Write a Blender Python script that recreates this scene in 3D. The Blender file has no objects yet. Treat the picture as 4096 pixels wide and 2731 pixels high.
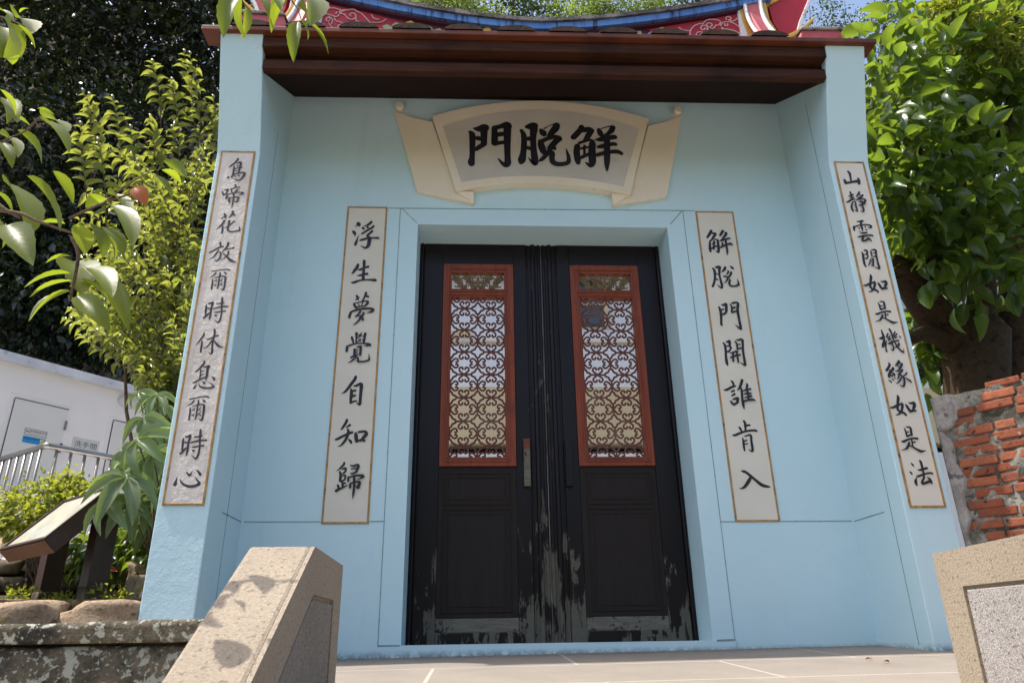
import bpy, bmesh, math, random
import numpy as np
from mathutils import Vector, Matrix
R = math.radians
SC = bpy.context.scene
COL = SC.collection
rng = np.random.default_rng(7)
random.seed(7)

# ------------------------------------------------------------------ camera, sky, sun, exposure
cam_d = bpy.data.cameras.new('camera'); cam = bpy.data.objects.new('camera', cam_d); COL.objects.link(cam)
cam_d.sensor_width = 36.0; cam_d.lens = 25.411; cam_d.clip_start = 0.05; cam_d.clip_end = 2000
_r, _u, _f = Vector((.99866177, -.04968969, -.01433905)), Vector((-.00561878, -.37986255, .92502588)), Vector((.05141112, .92370741, .3796334))
m = Matrix((_r, _u, -_f)).transposed().to_4x4(); m.translation = Vector((-.4904, -4.478, .0812)); cam.matrix_world = m
SC.camera = cam
W = bpy.data.worlds.new('World'); SC.world = W; W.use_nodes = True
nt = W.node_tree; bg = nt.nodes['Background']
sky = nt.nodes.new('ShaderNodeTexSky'); sky.sky_type = 'NISHITA'; sky.sun_disc = False
SUN = Vector((-.487, -.042, 1.0)).normalized()
sky.sun_elevation = math.asin(SUN.z); sky.sun_rotation = math.atan2(SUN.x, SUN.y) % (2*math.pi)
sky.air_density = 1.0; sky.dust_density = 4.0; sky.ozone_density = 1.0
nt.links.new(sky.outputs[0], bg.inputs[0]); bg.inputs[1].default_value = 0.15
sl = bpy.data.lights.new('sun', 'SUN'); sl.energy = 3.1; sl.angle = R(.5); sl.color = (1, .95, .87)
so = bpy.data.objects.new('sun', sl); COL.objects.link(so); so.rotation_euler = SUN.to_track_quat('Z', 'Y').to_euler()
SC.view_settings.view_transform = 'Standard'; SC.view_settings.look = 'None'; SC.view_settings.gamma = 1
SC.view_settings.exposure = 1.0

# ------------------------------------------------------------------ mesh builder
LOC = {}
class MB:
    def __init__(s): s.v = []; s.f = []; s.uv = None; s.tf = None
    def add(s, vs, fs):
        n = len(s.v)
        for p in vs: s.v.append(tuple(s.tf(p)) if s.tf else tuple(p))
        for q in fs: s.f.append(tuple(i+n for i in q))
    def box(s, x0, x1, y0, y1, z0, z1):
        s.add([(x0,y0,z0),(x1,y0,z0),(x1,y1,z0),(x0,y1,z0),(x0,y0,z1),(x1,y0,z1),(x1,y1,z1),(x0,y1,z1)],
              [(0,3,2,1),(4,5,6,7),(0,1,5,4),(1,2,6,5),(2,3,7,6),(3,0,4,7)])
        return s
    def obox(s, c, ax, ay, az, hx, hy, hz):
        c, ax, ay, az = Vector(c), Vector(ax).normalized(), Vector(ay).normalized(), Vector(az).normalized()
        P = [c+ax*(hx*i)+ay*(hy*j)+az*(hz*k) for k in (-1,1) for i, j in ((-1,-1),(1,-1),(1,1),(-1,1))]
        s.add(P, [(0,3,2,1),(4,5,6,7),(0,1,5,4),(1,2,6,5),(2,3,7,6),(3,0,4,7)]); return s
    def prism(s, poly, off):
        """closed 3-d polygon extruded by vector off"""
        n = len(poly); off = Vector(off)
        P = [Vector(p) for p in poly]; Q = [p+off for p in P]
        s.add(P+Q, [tuple(range(n))[::-1], tuple(range(n, 2*n))] + [(i, (i+1) % n, n+(i+1) % n, n+i) for i in range(n)]); return s
    def tube(s, pts, r, k=6, caps=True):
        pts = [Vector(p) for p in pts]
        rs = r if isinstance(r, (list, tuple)) else [r]*len(pts)
        vs = []; fs = []; up = None
        for i, p in enumerate(pts):
            t = (pts[min(i+1, len(pts)-1)] - pts[max(i-1, 0)])
            if t.length < 1e-9: t = Vector((0, 0, 1))
            t.normalize()
            if up is None:
                up = Vector((0, 0, 1)) if abs(t.z) < .9 else Vector((1, 0, 0))
            a = t.cross(up)
            if a.length < 1e-6: a = t.orthogonal()
            a.normalize(); b = t.cross(a); up = -b if (-b).dot(up) > 0 else b
            b = t.cross(a)
            for j in range(k):
                th = 2*math.pi*j/k; vs.append(p+(a*math.cos(th)+b*math.sin(th))*rs[i])
        for i in range(len(pts)-1):
            for j in range(k):
                fs.append((i*k+j, i*k+(j+1) % k, (i+1)*k+(j+1) % k, (i+1)*k+j))
        if caps: fs += [tuple(range(k)), tuple(range((len(pts)-1)*k, len(pts)*k))[::-1]]
        s.add(vs, fs); return s
    def lathe(s, c, prof, k=24, axis='z'):
        vs = []; fs = []; n = len(prof); c = Vector(c)
        for j in range(k):
            th = 2*math.pi*j/k
            for r_, h in prof:
                d = {'z': (r_*math.cos(th), r_*math.sin(th), h), 'y': (r_*math.cos(th), h, r_*math.sin(th))}[axis]
                vs.append(c+Vector(d))
        for j in range(k):
            for i in range(n-1):
                fs.append((j*n+i, ((j+1) % k)*n+i, ((j+1) % k)*n+i+1, j*n+i+1))
        s.add(vs, fs); return s
    def build(s, name, mat, parent=None, bevel=0, smooth=False, seg=2):
        off = LOC.get(parent.name, Vector((0,0,0))) if parent else Vector((0,0,0))
        me = bpy.data.meshes.new(name)
        me.from_pydata([(x-off.x, y-off.y, z-off.z) for x, y, z in s.v], [], s.f); me.update()
        bm = bmesh.new(); bm.from_mesh(me); bmesh.ops.recalc_face_normals(bm, faces=bm.faces); bm.to_mesh(me); bm.free()
        if smooth: me.polygons.foreach_set('use_smooth', [True]*len(me.polygons))
        me.materials.append(mat)
        o = bpy.data.objects.new(name, me); COL.objects.link(o)
        if parent: o.parent = parent; LOC[o.name] = off
        if bevel:
            b = o.modifiers.new('bevel', 'BEVEL'); b.width = bevel; b.segments = seg; b.limit_method = 'ANGLE'; b.angle_limit = R(40)
        return o
def tag(o, label, cat, group=None, kind=None):
    o['label'] = label; o['category'] = cat
    if group: o['group'] = group
    if kind: o['kind'] = kind
    return o
def thing(name, label, cat, loc, group=None):
    o = bpy.data.objects.new(name, None); COL.objects.link(o); o.location = loc; o.empty_display_size = .1
    LOC[o.name] = Vector(loc); return tag(o, label, cat, group)
def struct(o): o['kind'] = 'structure'; return o

# ------------------------------------------------------------------ materials
class NT:
    def __init__(s, name):
        s.m = bpy.data.materials.new(name); s.m.use_nodes = True; s.t = s.m.node_tree; s.t.nodes.clear()
        s.out = s.n('ShaderNodeOutputMaterial'); s.p = s.n('ShaderNodeBsdfPrincipled'); s.l(s.p.outputs[0], s.out.inputs[0])
        s.co = s.n('ShaderNodeTexCoord').outputs['Object']
    def n(s, t, **k):
        x = s.t.nodes.new(t)
        for a, b in k.items(): setattr(x, a, b)
        return x
    def l(s, a, b): s.t.links.new(a, b)
    def map(s, scale=(1,1,1), rot=(0,0,0)):
        x = s.n('ShaderNodeMapping'); x.inputs['Scale'].default_value = scale; x.inputs['Rotation'].default_value = rot; s.l(s.co, x.inputs[0]); return x.outputs[0]
    def noise(s, scale, detail=6, rough=.55, vec=None, dist=0):
        x = s.n('ShaderNodeTexNoise'); x.inputs['Scale'].default_value = scale; x.inputs['Detail'].default_value = detail
        x.inputs['Roughness'].default_value = rough; x.inputs['Distortion'].default_value = dist
        s.l(vec if vec is not None else s.co, x.inputs['Vector']); return x.outputs['Fac']
    def ramp(s, fac, a, b, va=0., vb=1.):
        x = s.n('ShaderNodeMapRange'); x.inputs[1].default_value = a; x.inputs[2].default_value = b; x.inputs[3].default_value = va; x.inputs[4].default_value = vb
        s.l(fac, x.inputs[0]); return x.outputs[0]
    def mix(s, fac, a, b):
        x = s.n('ShaderNodeMix', data_type='RGBA')
        for v, i in ((fac, x.inputs[0]), (a, x.inputs[6]), (b, x.inputs[7])):
            if isinstance(v, (int, float)): i.default_value = v
            elif isinstance(v, tuple): i.default_value = (*v, 1)[:4]
            else: s.l(v, i)
        return x.outputs[2]
    def math(s, op, a, b=0.):
        x = s.n('ShaderNodeMath', operation=op)
        for v, i in ((a, x.inputs[0]), (b, x.inputs[1])):
            if isinstance(v, (int, float)): i.default_value = v
            else: s.l(v, i)
        return x.outputs[0]
    def xyz(s):
        x = s.n('ShaderNodeSeparateXYZ'); s.l(s.co, x.inputs[0]); return x.outputs
    def set(s, base=None, rough=None, spec=None, metal=None):
        for v, k in ((base, 'Base Color'), (rough, 'Roughness'), (spec, 'Specular IOR Level'), (metal, 'Metallic')):
            if v is None: continue
            i = s.p.inputs[k]
            if isinstance(v, tuple): i.default_value = (*v, 1)
            elif isinstance(v, (int, float)): i.default_value = v
            else: s.l(v, i)
        return s
    def bump(s, h, strength=.3, dist=.01):
        x = s.n('ShaderNodeBump'); x.inputs['Strength'].default_value = strength; x.inputs['Distance'].default_value = dist
        s.l(h, x.inputs['Height']); s.l(x.outputs[0], s.p.inputs['Normal']); return s
def paint(name, c1, c2, scale=3, rough=.6, spec=.3, bscale=60, bstr=.2, bdist=.004, spot=None, spots=(.66,.74), sscale=9, vec=None, detail=6):
    a = NT(name); v = a.map(vec) if vec else None
    col = a.mix(a.ramp(a.noise(scale, detail, .6, v), .35, .68), c1, c2)
    if spot: col = a.mix(a.ramp(a.noise(sscale, 8, .65), spots[0], spots[1]), col, spot)
    a.set(col, rough, spec); a.bump(a.noise(bscale, 5, .6, v), bstr, bdist); return a.m

# light blue painted render
def blue_mat(name='pale_blue_paint', rough_b=.22):
    a = NT(name); x, y, z = a.xyz()
    big = a.ramp(a.noise(1.1, 5, .6), .3, .7); fine = a.ramp(a.noise(7, 8, .65), .35, .7)
    col = a.mix(big, (.47,.665,.735), (.525,.70,.765)); col = a.mix(a.math('MULTIPLY', fine, .35), col, (.45,.645,.70))
    st = a.noise(3, 6, .7, a.map((1.4, 1.4, .16)))
    col = a.mix(a.math('MULTIPLY', a.ramp(st, .58, .75), .22), col, (.31,.42,.45))
    mold = a.math('MULTIPLY', a.ramp(z, -.012, .032, 1, 0), a.ramp(a.noise(26, 8, .75), .38, .55))
    col = a.mix(a.math('MULTIPLY', mold, .8), col, (.05,.06,.055))
    sp = a.ramp(a.noise(38, 3, .5), .765, .785)
    col = a.mix(a.math('MULTIPLY', sp, .55), col, (.16,.2,.2))
    a.set(col, .62, .28)
    h = a.math('ADD', a.noise(18, 6, .6), a.math('MULTIPLY', a.noise(120, 3, .5), .35)); a.bump(h, rough_b, .006); return a.m
BLUE = blue_mat()
BLUE_ROUGH = blue_mat('weathered_blue_render', .7)
CREAM = paint('cream_board', (.60,.57,.49), (.66,.63,.555), 2.2, .6, .25, 50, .12, .003, (.46,.41,.33), (.70,.80), 5)
CREAM_ROUGH = paint('weathered_cream_board', (.60,.555,.50), (.69,.645,.60), 3, .7, .2, 24, 1.0, .010, (.52,.43,.37), (.58,.72), 4)
PLAQ = paint('cream_plaster', (.68,.61,.48), (.75,.68,.55), 2, .6, .25, 40, .12, .003, (.42,.36,.26), (.7,.8), 6)
PLAQ_IN = paint('grey_plaster', (.46,.44,.40), (.56,.54,.50), 1.6, .65, .2, 50, .12, .003, (.36,.33,.28), (.62,.8), 3)
GILT = paint('brown_gilt_border', (.30,.155,.045), (.44,.27,.09), 14, .5, .4, 90, .5, .004, (.09,.045,.02), (.56,.66), 22)
INK = paint('black_ink', (.012,.012,.017), (.018,.017,.024), 6, .45, .4, 80, .1, .001)
INK_FADED = paint('faded_ink', (.030,.026,.040), (.055,.048,.065), 9, .5, .35, 60, .3, .002)
GROOVE = paint('joint_shadow_paint', (.17,.25,.275), (.27,.38,.41), 8, .8, .1, 60, .2, .002, (.05,.06,.06), (.6,.68), 20)
def wood(name, c1, c2, c3, sc=(.6, 14, 14), rough=.5, spec=.3):
    a = NT(name); v = a.map(sc)
    g = a.noise(4, 8, .65, v, .8); col = a.mix(a.ramp(g, .3, .7), c1, c2)
    col = a.mix(a.ramp(a.noise(2.2, 4, .6), .52, .72), col, c3); a.set(col, rough, spec)
    a.bump(g, .25, .004); return a.m
EAVE = wood('dark_eave_wood', (.026,.009,.005), (.075,.028,.014), (.014,.007,.005), (.6, 14, 14), .65, .15)
SOFF = wood('dark_soffit_wood', (.016,.007,.005), (.028,.012,.009), (.010,.006,.005), (.6, 14, 14), .8, .08)
EDGE = wood('red_brown_edge_wood', (.10,.026,.013), (.16,.045,.02), (.04,.018,.012))
REDWOOD = wood('varnished_red_wood', (.15,.030,.012), (.25,.055,.022), (.09,.02,.01), (10, 10, .7), .42, .3)
LATT = wood('lattice_red_wood', (.085,.022,.014), (.15,.045,.028), (.16,.10,.075), (9, 9, 2), .42, .4)
CARVE = wood('pale_carved_wood', (.13,.085,.045), (.22,.16,.09), (.07,.04,.022), (9, 9, 6), .6, .25)
PANEL = wood('dark_panel_wood', (.016,.012,.011), (.023,.018,.016), (.019,.015,.013), (9, 9, .6), .55, .15)
def lacquer():
    a = NT('peeling_black_lacquer'); x, y, z = a.xyz()
    v = a.map((3.2, 3.2, 1.0)); n = a.noise(3.4, 9, .68, v, .3); n2 = a.noise(16, 6, .6, a.map((2.0, 2.0, .22)))
    ax = a.math('ABSOLUTE', x)
    centre = a.ramp(ax, .04, .27, .09, 0.0)
    hi = a.math('ADD', a.ramp(z, .0, 1.15, .17, -.05), centre)
    edge = a.math('MULTIPLY', a.ramp(a.math('ABSOLUTE', a.math('SUBTRACT', ax, .715)), .0, .09, .07, 0), a.ramp(z, .1, 1.2, 1, .2))
    t = a.math('ADD', a.math('ADD', n, hi), a.math('ADD', edge, a.math('MULTIPLY', a.math('SUBTRACT', n2, .5), .32)))
    wear = a.ramp(t, .665, .685)
    grey = a.mix(a.noise(22, 5, .6, v), (.065,.058,.045), (.125,.115,.092))
    blk = a.mix(a.noise(3, 4, .6), (.006,.005,.007), (.014,.009,.009))
    a.set(a.mix(wear, blk, grey), a.mix(wear, (.30,.30,.30), (.8,.8,.8)), .22)
    a.bump(a.math('SUBTRACT', a.math('MULTIPLY', a.noise(9, 5, .6, a.map((6, 6, .5))), .6), wear), .35, .0025); return a.m
LACQ = lacquer()
def greywood():
    a = NT('worn_grey_wood'); v = a.map((1.2, 8, 8)); n = a.noise(5, 8, .7, v, .5)
    col = a.mix(a.ramp(n, .3, .7), (.085,.075,.055), (.17,.16,.125)); col = a.mix(a.ramp(a.noise(9, 8, .7), .56, .6), col, (.018,.013,.011))
    a.set(col, .75, .2); a.bump(n, .3, .003); return a.m
GREYW = greywood()
def stone(name, c1, c2, c3, grain=140, bstr=.5, lichen=None, dark=None, moss=None, rough=.85):
    a = NT(name); g = a.noise(grain, 3, .7); col = a.mix(a.ramp(g, .34, .66), c1, c2)
    col = a.mix(a.ramp(a.noise(grain*.55, 2, .5), .60, .68), col, c3)
    col = a.mix(a.math('MULTIPLY', a.ramp(a.noise(2.2, 6, .65), .4, .72), .35), col, c3)
    if dark: col = a.mix(a.ramp(a.noise(5, 9, .7), .44, .60), col, dark)
    if moss: col = a.mix(a.ramp(a.noise(7, 8, .7), .56, .68), col, moss)
    if lichen:
        vr = a.noise(24, 5, .55, None, .2); col = a.mix(a.math('MULTIPLY', a.ramp(vr, .555, .60), .8), col, lichen); vr = a.noise(60, 3, .5); col = a.mix(a.math('MULTIPLY', a.ramp(vr, .60, .64), .7), col, lichen)
    a.set(col, rough, .2); a.bump(a.math('ADD', g, a.math('MULTIPLY', a.noise(9, 8, .7), 1.6)), bstr, .006); return a.m
GRANITE = stone('weathered_granite', (.255,.21,.155), (.375,.315,.24), (.18,.15,.115), 160, .5)
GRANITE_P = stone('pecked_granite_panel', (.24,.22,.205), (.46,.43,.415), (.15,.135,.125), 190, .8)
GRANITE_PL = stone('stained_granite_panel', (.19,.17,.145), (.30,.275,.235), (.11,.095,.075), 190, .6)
FLOORM = None
MOSSY = stone('lichen_stone', (.10,.085,.06), (.17,.145,.10), (.06,.05,.035), 60, 1.0, (.36,.37,.31), (.026,.024,.018), (.06,.07,.03))
RUBBLE = stone('dark_rubble_stone', (.11,.085,.058), (.21,.165,.115), (.055,.042,.03), 40, 1.0, None, (.028,.022,.016), (.05,.06,.02))
KERB = stone('brown_kerb_stone', (.25,.175,.11), (.42,.31,.215), (.13,.09,.055), 50, .9, None, None, (.20,.14,.035))
ROCKM = stone('garden_rock', (.24,.18,.12), (.40,.31,.22), (.10,.075,.05), 40, .9)
SOIL = stone('dark_soil', (.045,.03,.018), (.08,.055,.032), (.11,.085,.04), 40, 1.0, None, None, (.05,.055,.018))
GRASS = stone('added_hill_green', (.025,.045,.012), (.05,.08,.022), (.015,.025,.008), 12, 1.0)
def floor_mat(name='porch_paving', k=.68):
    a = NT(name); x, y, z = a.xyz()
    g = a.noise(210, 3, .7); col = a.mix(a.ramp(g, .33, .67), tuple(k*q for q in (.30,.262,.215)), tuple(k*q for q in (.47,.415,.355)))
    col = a.mix(a.math('MULTIPLY', a.ramp(a.noise(3, 7, .65), .42, .7), .5), col, tuple(k*q for q in (.27,.235,.20)))
    br = a.n('ShaderNodeTexBrick'); br.offset = .5; a.l(a.map((1,1,1)), br.inputs['Vector'])
    br.inputs['Color1'].default_value = (0,0,0,1); br.inputs['Color2'].default_value = (0,0,0,1); br.inputs['Mortar'].default_value = (1,1,1,1)
    br.inputs['Scale'].default_value = 1; br.inputs['Mortar Size'].default_value = .008; br.inputs['Brick Width'].default_value = 1.35; br.inputs['Row Height'].default_value = .78
    col = a.mix(a.math('MULTIPLY', br.outputs['Color'], .7), col, (.48,.43,.37))
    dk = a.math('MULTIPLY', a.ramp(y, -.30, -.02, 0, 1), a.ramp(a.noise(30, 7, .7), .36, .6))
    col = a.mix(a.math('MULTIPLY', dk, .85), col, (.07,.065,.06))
    a.set(col, .8, .25); a.bump(g, .5, .004); return a.m
FLOORM = floor_mat(); BOUNCE = floor_mat('bounce_paving', 1.15)  # second one: brighter copy for the added bounce ground
def brick_mat():
    a = NT('old_red_brick'); at = a.n('ShaderNodeAttribute', attribute_name='rnd')
    col = a.mix(at.outputs['Fac'], (.20,.055,.028), (.36,.125,.065)); col = a.mix(a.ramp(a.noise(9, 8, .7), .48, .66), col, (.15,.062,.042))
    col = a.mix(a.ramp(a.noise(23, 7, .7), .585, .64), col, (.035,.028,.022)); col = a.mix(a.ramp(a.noise(14, 6, .7), .64, .70), col, (.40,.35,.28))
    a.set(col, .85, .2); a.bump(a.noise(34, 8, .7), .9, .008); return a.m
BRICK = brick_mat()
MORTAR = stone('old_lime_mortar', (.17,.16,.135), (.34,.33,.28), (.07,.06,.05), 45, 1.0, None, (.06,.055,.045), None)
RENDERG = stone('broken_grey_render', (.22,.20,.18), (.34,.32,.30), (.11,.10,.10), 30, .9, None, None, None)
WHITEW = paint('white_wall_paint', (.79,.73,.68), (.84,.785,.74), 1.2, .7, .2, 30, .1, .004, (.55,.50,.45), (.72,.8), 2)
WHITEC = paint('white_courtyard_wall', (.78,.79,.82), (.84,.85,.87), 1.2, .7, .2, 14, .6, .02)
FASCIA = paint('whitewashed_concrete', (.52,.52,.55), (.68,.68,.70), 3, .8, .2, 30, .4, .01, (.22,.20,.18), (.6,.72), 7)
CREAMW = paint('cream_wall_paint', (.66,.53,.33), (.72,.59,.39), .8, .7, .2, 30, .1, .004)
DOORW = paint('pale_grey_door', (.68,.65,.59), (.72,.69,.63), 1.5, .5, .3, 30, .05, .002)
SIDING = paint('cream_ribbed_siding', (.58,.47,.25), (.64,.53,.31), 1.5, .6, .25, 30, .1, .003)
DARKM = paint('dark_gap', (.02,.022,.024), (.05,.052,.055), 3, .6, .2)
GLASS = paint('grey_blue_window_glass', (.035,.05,.06), (.06,.075,.085), 1, .12, .6, 10, .02, .001)
STEEL = NT('stainless_steel').set((.40,.37,.33), .25, .5, 1.0).m
BLACKM = paint('black_metal', (.015,.015,.015), (.03,.03,.03), 4, .4, .4)
BROWN = wood('dark_brown_board', (.030,.014,.010), (.050,.024,.016), (.022,.012,.009), (4, 4, 4), .45, .35)
BROWNL = wood('red_brown_board_edge', (.17,.085,.065), (.24,.13,.105), (.12,.06,.045), (4, 4, 4), .5, .3)
def infopanel():
    a = NT('faded_information_panel'); v = a.map((1,1,1))
    w = a.noise(30, 2, .5, a.map((26, 26, 26))); n = a.noise(9, 4, .6)
    col = a.mix(a.ramp(n, .42, .62), (.36,.34,.27), (.47,.45,.37)); col = a.mix(a.math('MULTIPLY', a.ramp(w, .60, .68), .45), col, (.22,.2,.15))
    col = a.mix(a.math('MULTIPLY', a.ramp(a.noise(5, 3, .5), .62, .66), .6), col, (.30,.40,.42)); a.set(col, .3, .5); return a.m
INFO = infopanel()
RPAINT = paint('carmine_paint', (.36,.010,.022), (.44,.022,.036), 2.6, .5, .35, 40, .3, .004, (.50,.10,.12), (.64,.74), 6)
RPALE = paint('faded_pink_red_paint', (.44,.055,.075), (.54,.15,.16), 3, .6, .3, 40, .3, .004, (.10,.06,.055), (.63,.70), 7)
PURP = paint('maroon_paint', (.085,.022,.048), (.115,.032,.06), 3, .6, .3, 40, .2, .003)
PLINE = paint('pale_pink_relief', (.66,.40,.41), (.74,.52,.52), 6, .6, .3)
YEL = paint('ochre_yellow_paint', (.60,.33,.055), (.68,.41,.09), 4, .55, .3, 40, .2, .003, (.36,.22,.06), (.68,.76), 9)
WHT = paint('peeling_white_paint', (.70,.69,.70), (.78,.77,.78), 5, .6, .3, 40, .5, .006, (.30,.27,.26), (.6,.66), 14)
ORG = paint('orange_petal', (.62,.15,.015), (.70,.30,.04), 20, .5, .3)
TEAL = paint('pale_green_petal', (.26,.38,.20), (.36,.46,.24), 8, .5, .3)
BLUP = paint('blue_petal', (.08,.22,.50), (.13,.32,.58), 8, .5, .3)
def blueband():
    a = NT('blue_ridge_paint'); col = a.mix(a.ramp(a.noise(3, 5, .6), .35, .65), (.085,.20,.52), (.13,.28,.62))
    col = a.mix(a.ramp(a.noise(6, 8, .7, a.map((3.2, 1, .35))), .50, .62), col, (.030,.04,.085)); a.set(col, .6, .3); a.bump(a.noise(40, 6, .7), .4, .005); return a.m
BLUEB = blueband()
CAP = stone('grey_mossy_mortar', (.20,.175,.16), (.36,.33,.31), (.085,.075,.065), 55, 1.0, None, (.07,.06,.055), None)
TILE = stone('mossy_roof_tile', (.050,.024,.016), (.085,.045,.03), (.025,.016,.012), 60, .8, None, (.02,.014,.011), None)
LAMPW = NT('white_lamp_glass').set((.62,.60,.57), .35, .4).m
def label_mat(name, c): return NT(name).set(c, .4, .4).m
STK_W = label_mat('white_sticker', (.60,.58,.53)); STK_B = label_mat('blue_sticker', (.03,.30,.62)); STK_Y = label_mat('yellow_mark', (.72,.62,.08))
TXT_D = label_mat('dark_print', (.05,.05,.06)); TXT_B = label_mat('navy_print', (.01,.03,.16)); TXT_W = label_mat('grey_print', (.40,.38,.35))
BARK = stone('brown_bark', (.042,.026,.013), (.075,.047,.025), (.022,.014,.008), 26, 1.2, None, None, None)
TWIG = stone('grey_brown_twig', (.10,.065,.04), (.17,.12,.085), (.06,.04,.03), 60, .5)
BARKD = stone('dark_bark', (.035,.026,.018), (.06,.045,.03), (.02,.015,.01), 26, 1.0)
PALEB = stone('pale_trunk_bark', (.24,.20,.16), (.34,.29,.25), (.15,.12,.10), 20, .7)
def leaf_mat(name, c1, c2, tr, fac=.4, rough=.36, spec=.5, c3=None):
    a = NT(name); at = a.n('ShaderNodeAttribute', attribute_name='rnd').outputs['Fac']
    uv = a.n('ShaderNodeUVMap').outputs[0]; sp = a.n('ShaderNodeSeparateXYZ'); a.l(uv, sp.inputs[0])
    u = a.math('ABSOLUTE', a.math('SUBTRACT', sp.outputs[0], .5)); v = sp.outputs[1]
    vein = a.math('FRACT', a.math('SUBTRACT', a.math('MULTIPLY', v, 9.0), a.math('MULTIPLY', u, 5.0)))
    vs = a.ramp(a.math('ABSOLUTE', a.math('SUBTRACT', vein, .5)), .40, .5); mid = a.ramp(u, .015, .04, 1, 0)
    vv = a.math('MAXIMUM', a.math('MULTIPLY', vs, .5), mid)
    col = a.mix(at, c1, c2)
    if c3: col = a.mix(a.ramp(at, .93, .95), col, c3)
    col = a.mix(a.math('MULTIPLY', vv, .35), col, tuple(min(1, k*2.0+.02) for k in c2))
    a.set(col, rough, spec); a.bump(vs, .12, .002)
    t = a.n('ShaderNodeBsdfTranslucent'); a.l(a.mix(a.math('MULTIPLY', vv, .3), a.mix(at, tr, tuple(k*.75 for k in tr)), tuple(k*.55 for k in tr)), t.inputs[0])
    mx = a.n('ShaderNodeMixShader'); mx.inputs[0].default_value = fac; a.l(a.p.outputs[0], mx.inputs[1]); a.l(t.outputs[0], mx.inputs[2]); a.l(mx.outputs[0], a.out.inputs[0])
    return a.m
LF_SHRUB = leaf_mat('backlit_shrub_leaf', (.06,.085,.022), (.10,.125,.035), (.52,.57,.07), .42, .24, .8)
LF_NEAR = leaf_mat('serrated_leaf', (.045,.075,.014), (.07,.105,.02), (.38,.47,.025), .5, .40, .4)
LF_FOREST = leaf_mat('dark_forest_leaf', (.012,.020,.010), (.030,.045,.018), (.05,.08,.012), .2, .24, .7)
LF_BIG = leaf_mat('large_glossy_leaf', (.026,.06,.013), (.055,.105,.022), (.32,.46,.035), .40, .28, .6)
LF_BRIGHT = leaf_mat('bright_feathery_leaf', (.075,.125,.022), (.13,.18,.04), (.42,.55,.06), .42, .4, .4)
LF_MID = leaf_mat('mid_green_leaf', (.022,.05,.014), (.05,.085,.022), (.12,.2,.03), .3, .35, .5)
LF_YEL = leaf_mat('yellow_green_leaf', (.10,.13,.02), (.15,.17,.028), (.55,.60,.05), .42, .4, .45)
LF_PALM = leaf_mat('palmate_leaf', (.10,.14,.07), (.15,.19,.105), (.36,.50,.07), .28, .40, .5)
LF_BROWN = label_mat('dry_orange_leaf', (.36,.11,.03)); LF_PINK = leaf_mat('pink_leaf', (.32,.08,.09), (.42,.12,.12), (.5,.12,.12), .3, .5, .3)

# ------------------------------------------------------------------ foliage
def leaf_template(kind):
    """midrib along +y from 0 to 1, half width 1 at x=+-1, fold up in z"""
    if kind == 'quad':
        V = [(0,0,0),(-1,.45,.12),(0,1,-.10),(1,.45,.12)]; F = [(0,2,1),(0,3,2)]
    elif kind == 'mid':
        ys = [0,.22,.5,.78,1]; ws = [0,.8,1,.62,0]; zs = [0,.05,.03,-.05,-.2]
        V = [(0,0,0)]; F = []
        idx = []
        for y, w, z in zip(ys[1:4], ws[1:4], zs[1:4]):
            b = len(V); V += [(-w,y,z+.16*w),(0,y,z),(w,y,z+.16*w)]; idx.append(b)
        t = len(V); V.append((0,1,-.2)); a = idx
        F = [(0,a[0]+1,a[0]),(0,a[0]+2,a[0]+1)]
        for i in range(2):
            p, q = a[i], a[i+1]; F += [(p,p+1,q+1,q),(p+1,p+2,q+2,q+1)]
        F += [(a[2],a[2]+1,t),(a[2]+1,a[2]+2,t)]
    else:
        n = 13; V = [(0,0,0)]; F = []; idx = []
        for i in range(1, n):
            y = i/n; w = (math.sin(math.pi*y**.82)**.8)*(1.0 if i % 2 else .93); z = .10*math.sin(2.6*y)-.25*y*y
            b = len(V); V += [(-w,y-.0,z+.14*w),(-w*.5,y+.012,z+.04*w),(0,y,z),(w*.5,y+.012,z+.04*w),(w,y,z+.14*w)]; idx.append(b)
        t = len(V); V.append((0,1.0,-.18)); a = idx
        F = [(0,a[0]+k+1,a[0]+k) for k in range(4)]
        for i in range(len(a)-1):
            p, q = a[i], a[i+1]; F += [(p+k,p+k+1,q+k+1,q+k) for k in range(4)]
        F += [(a[-1]+k,a[-1]+k+1,t) for k in range(4)]
    return np.array(V, float), F
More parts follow.
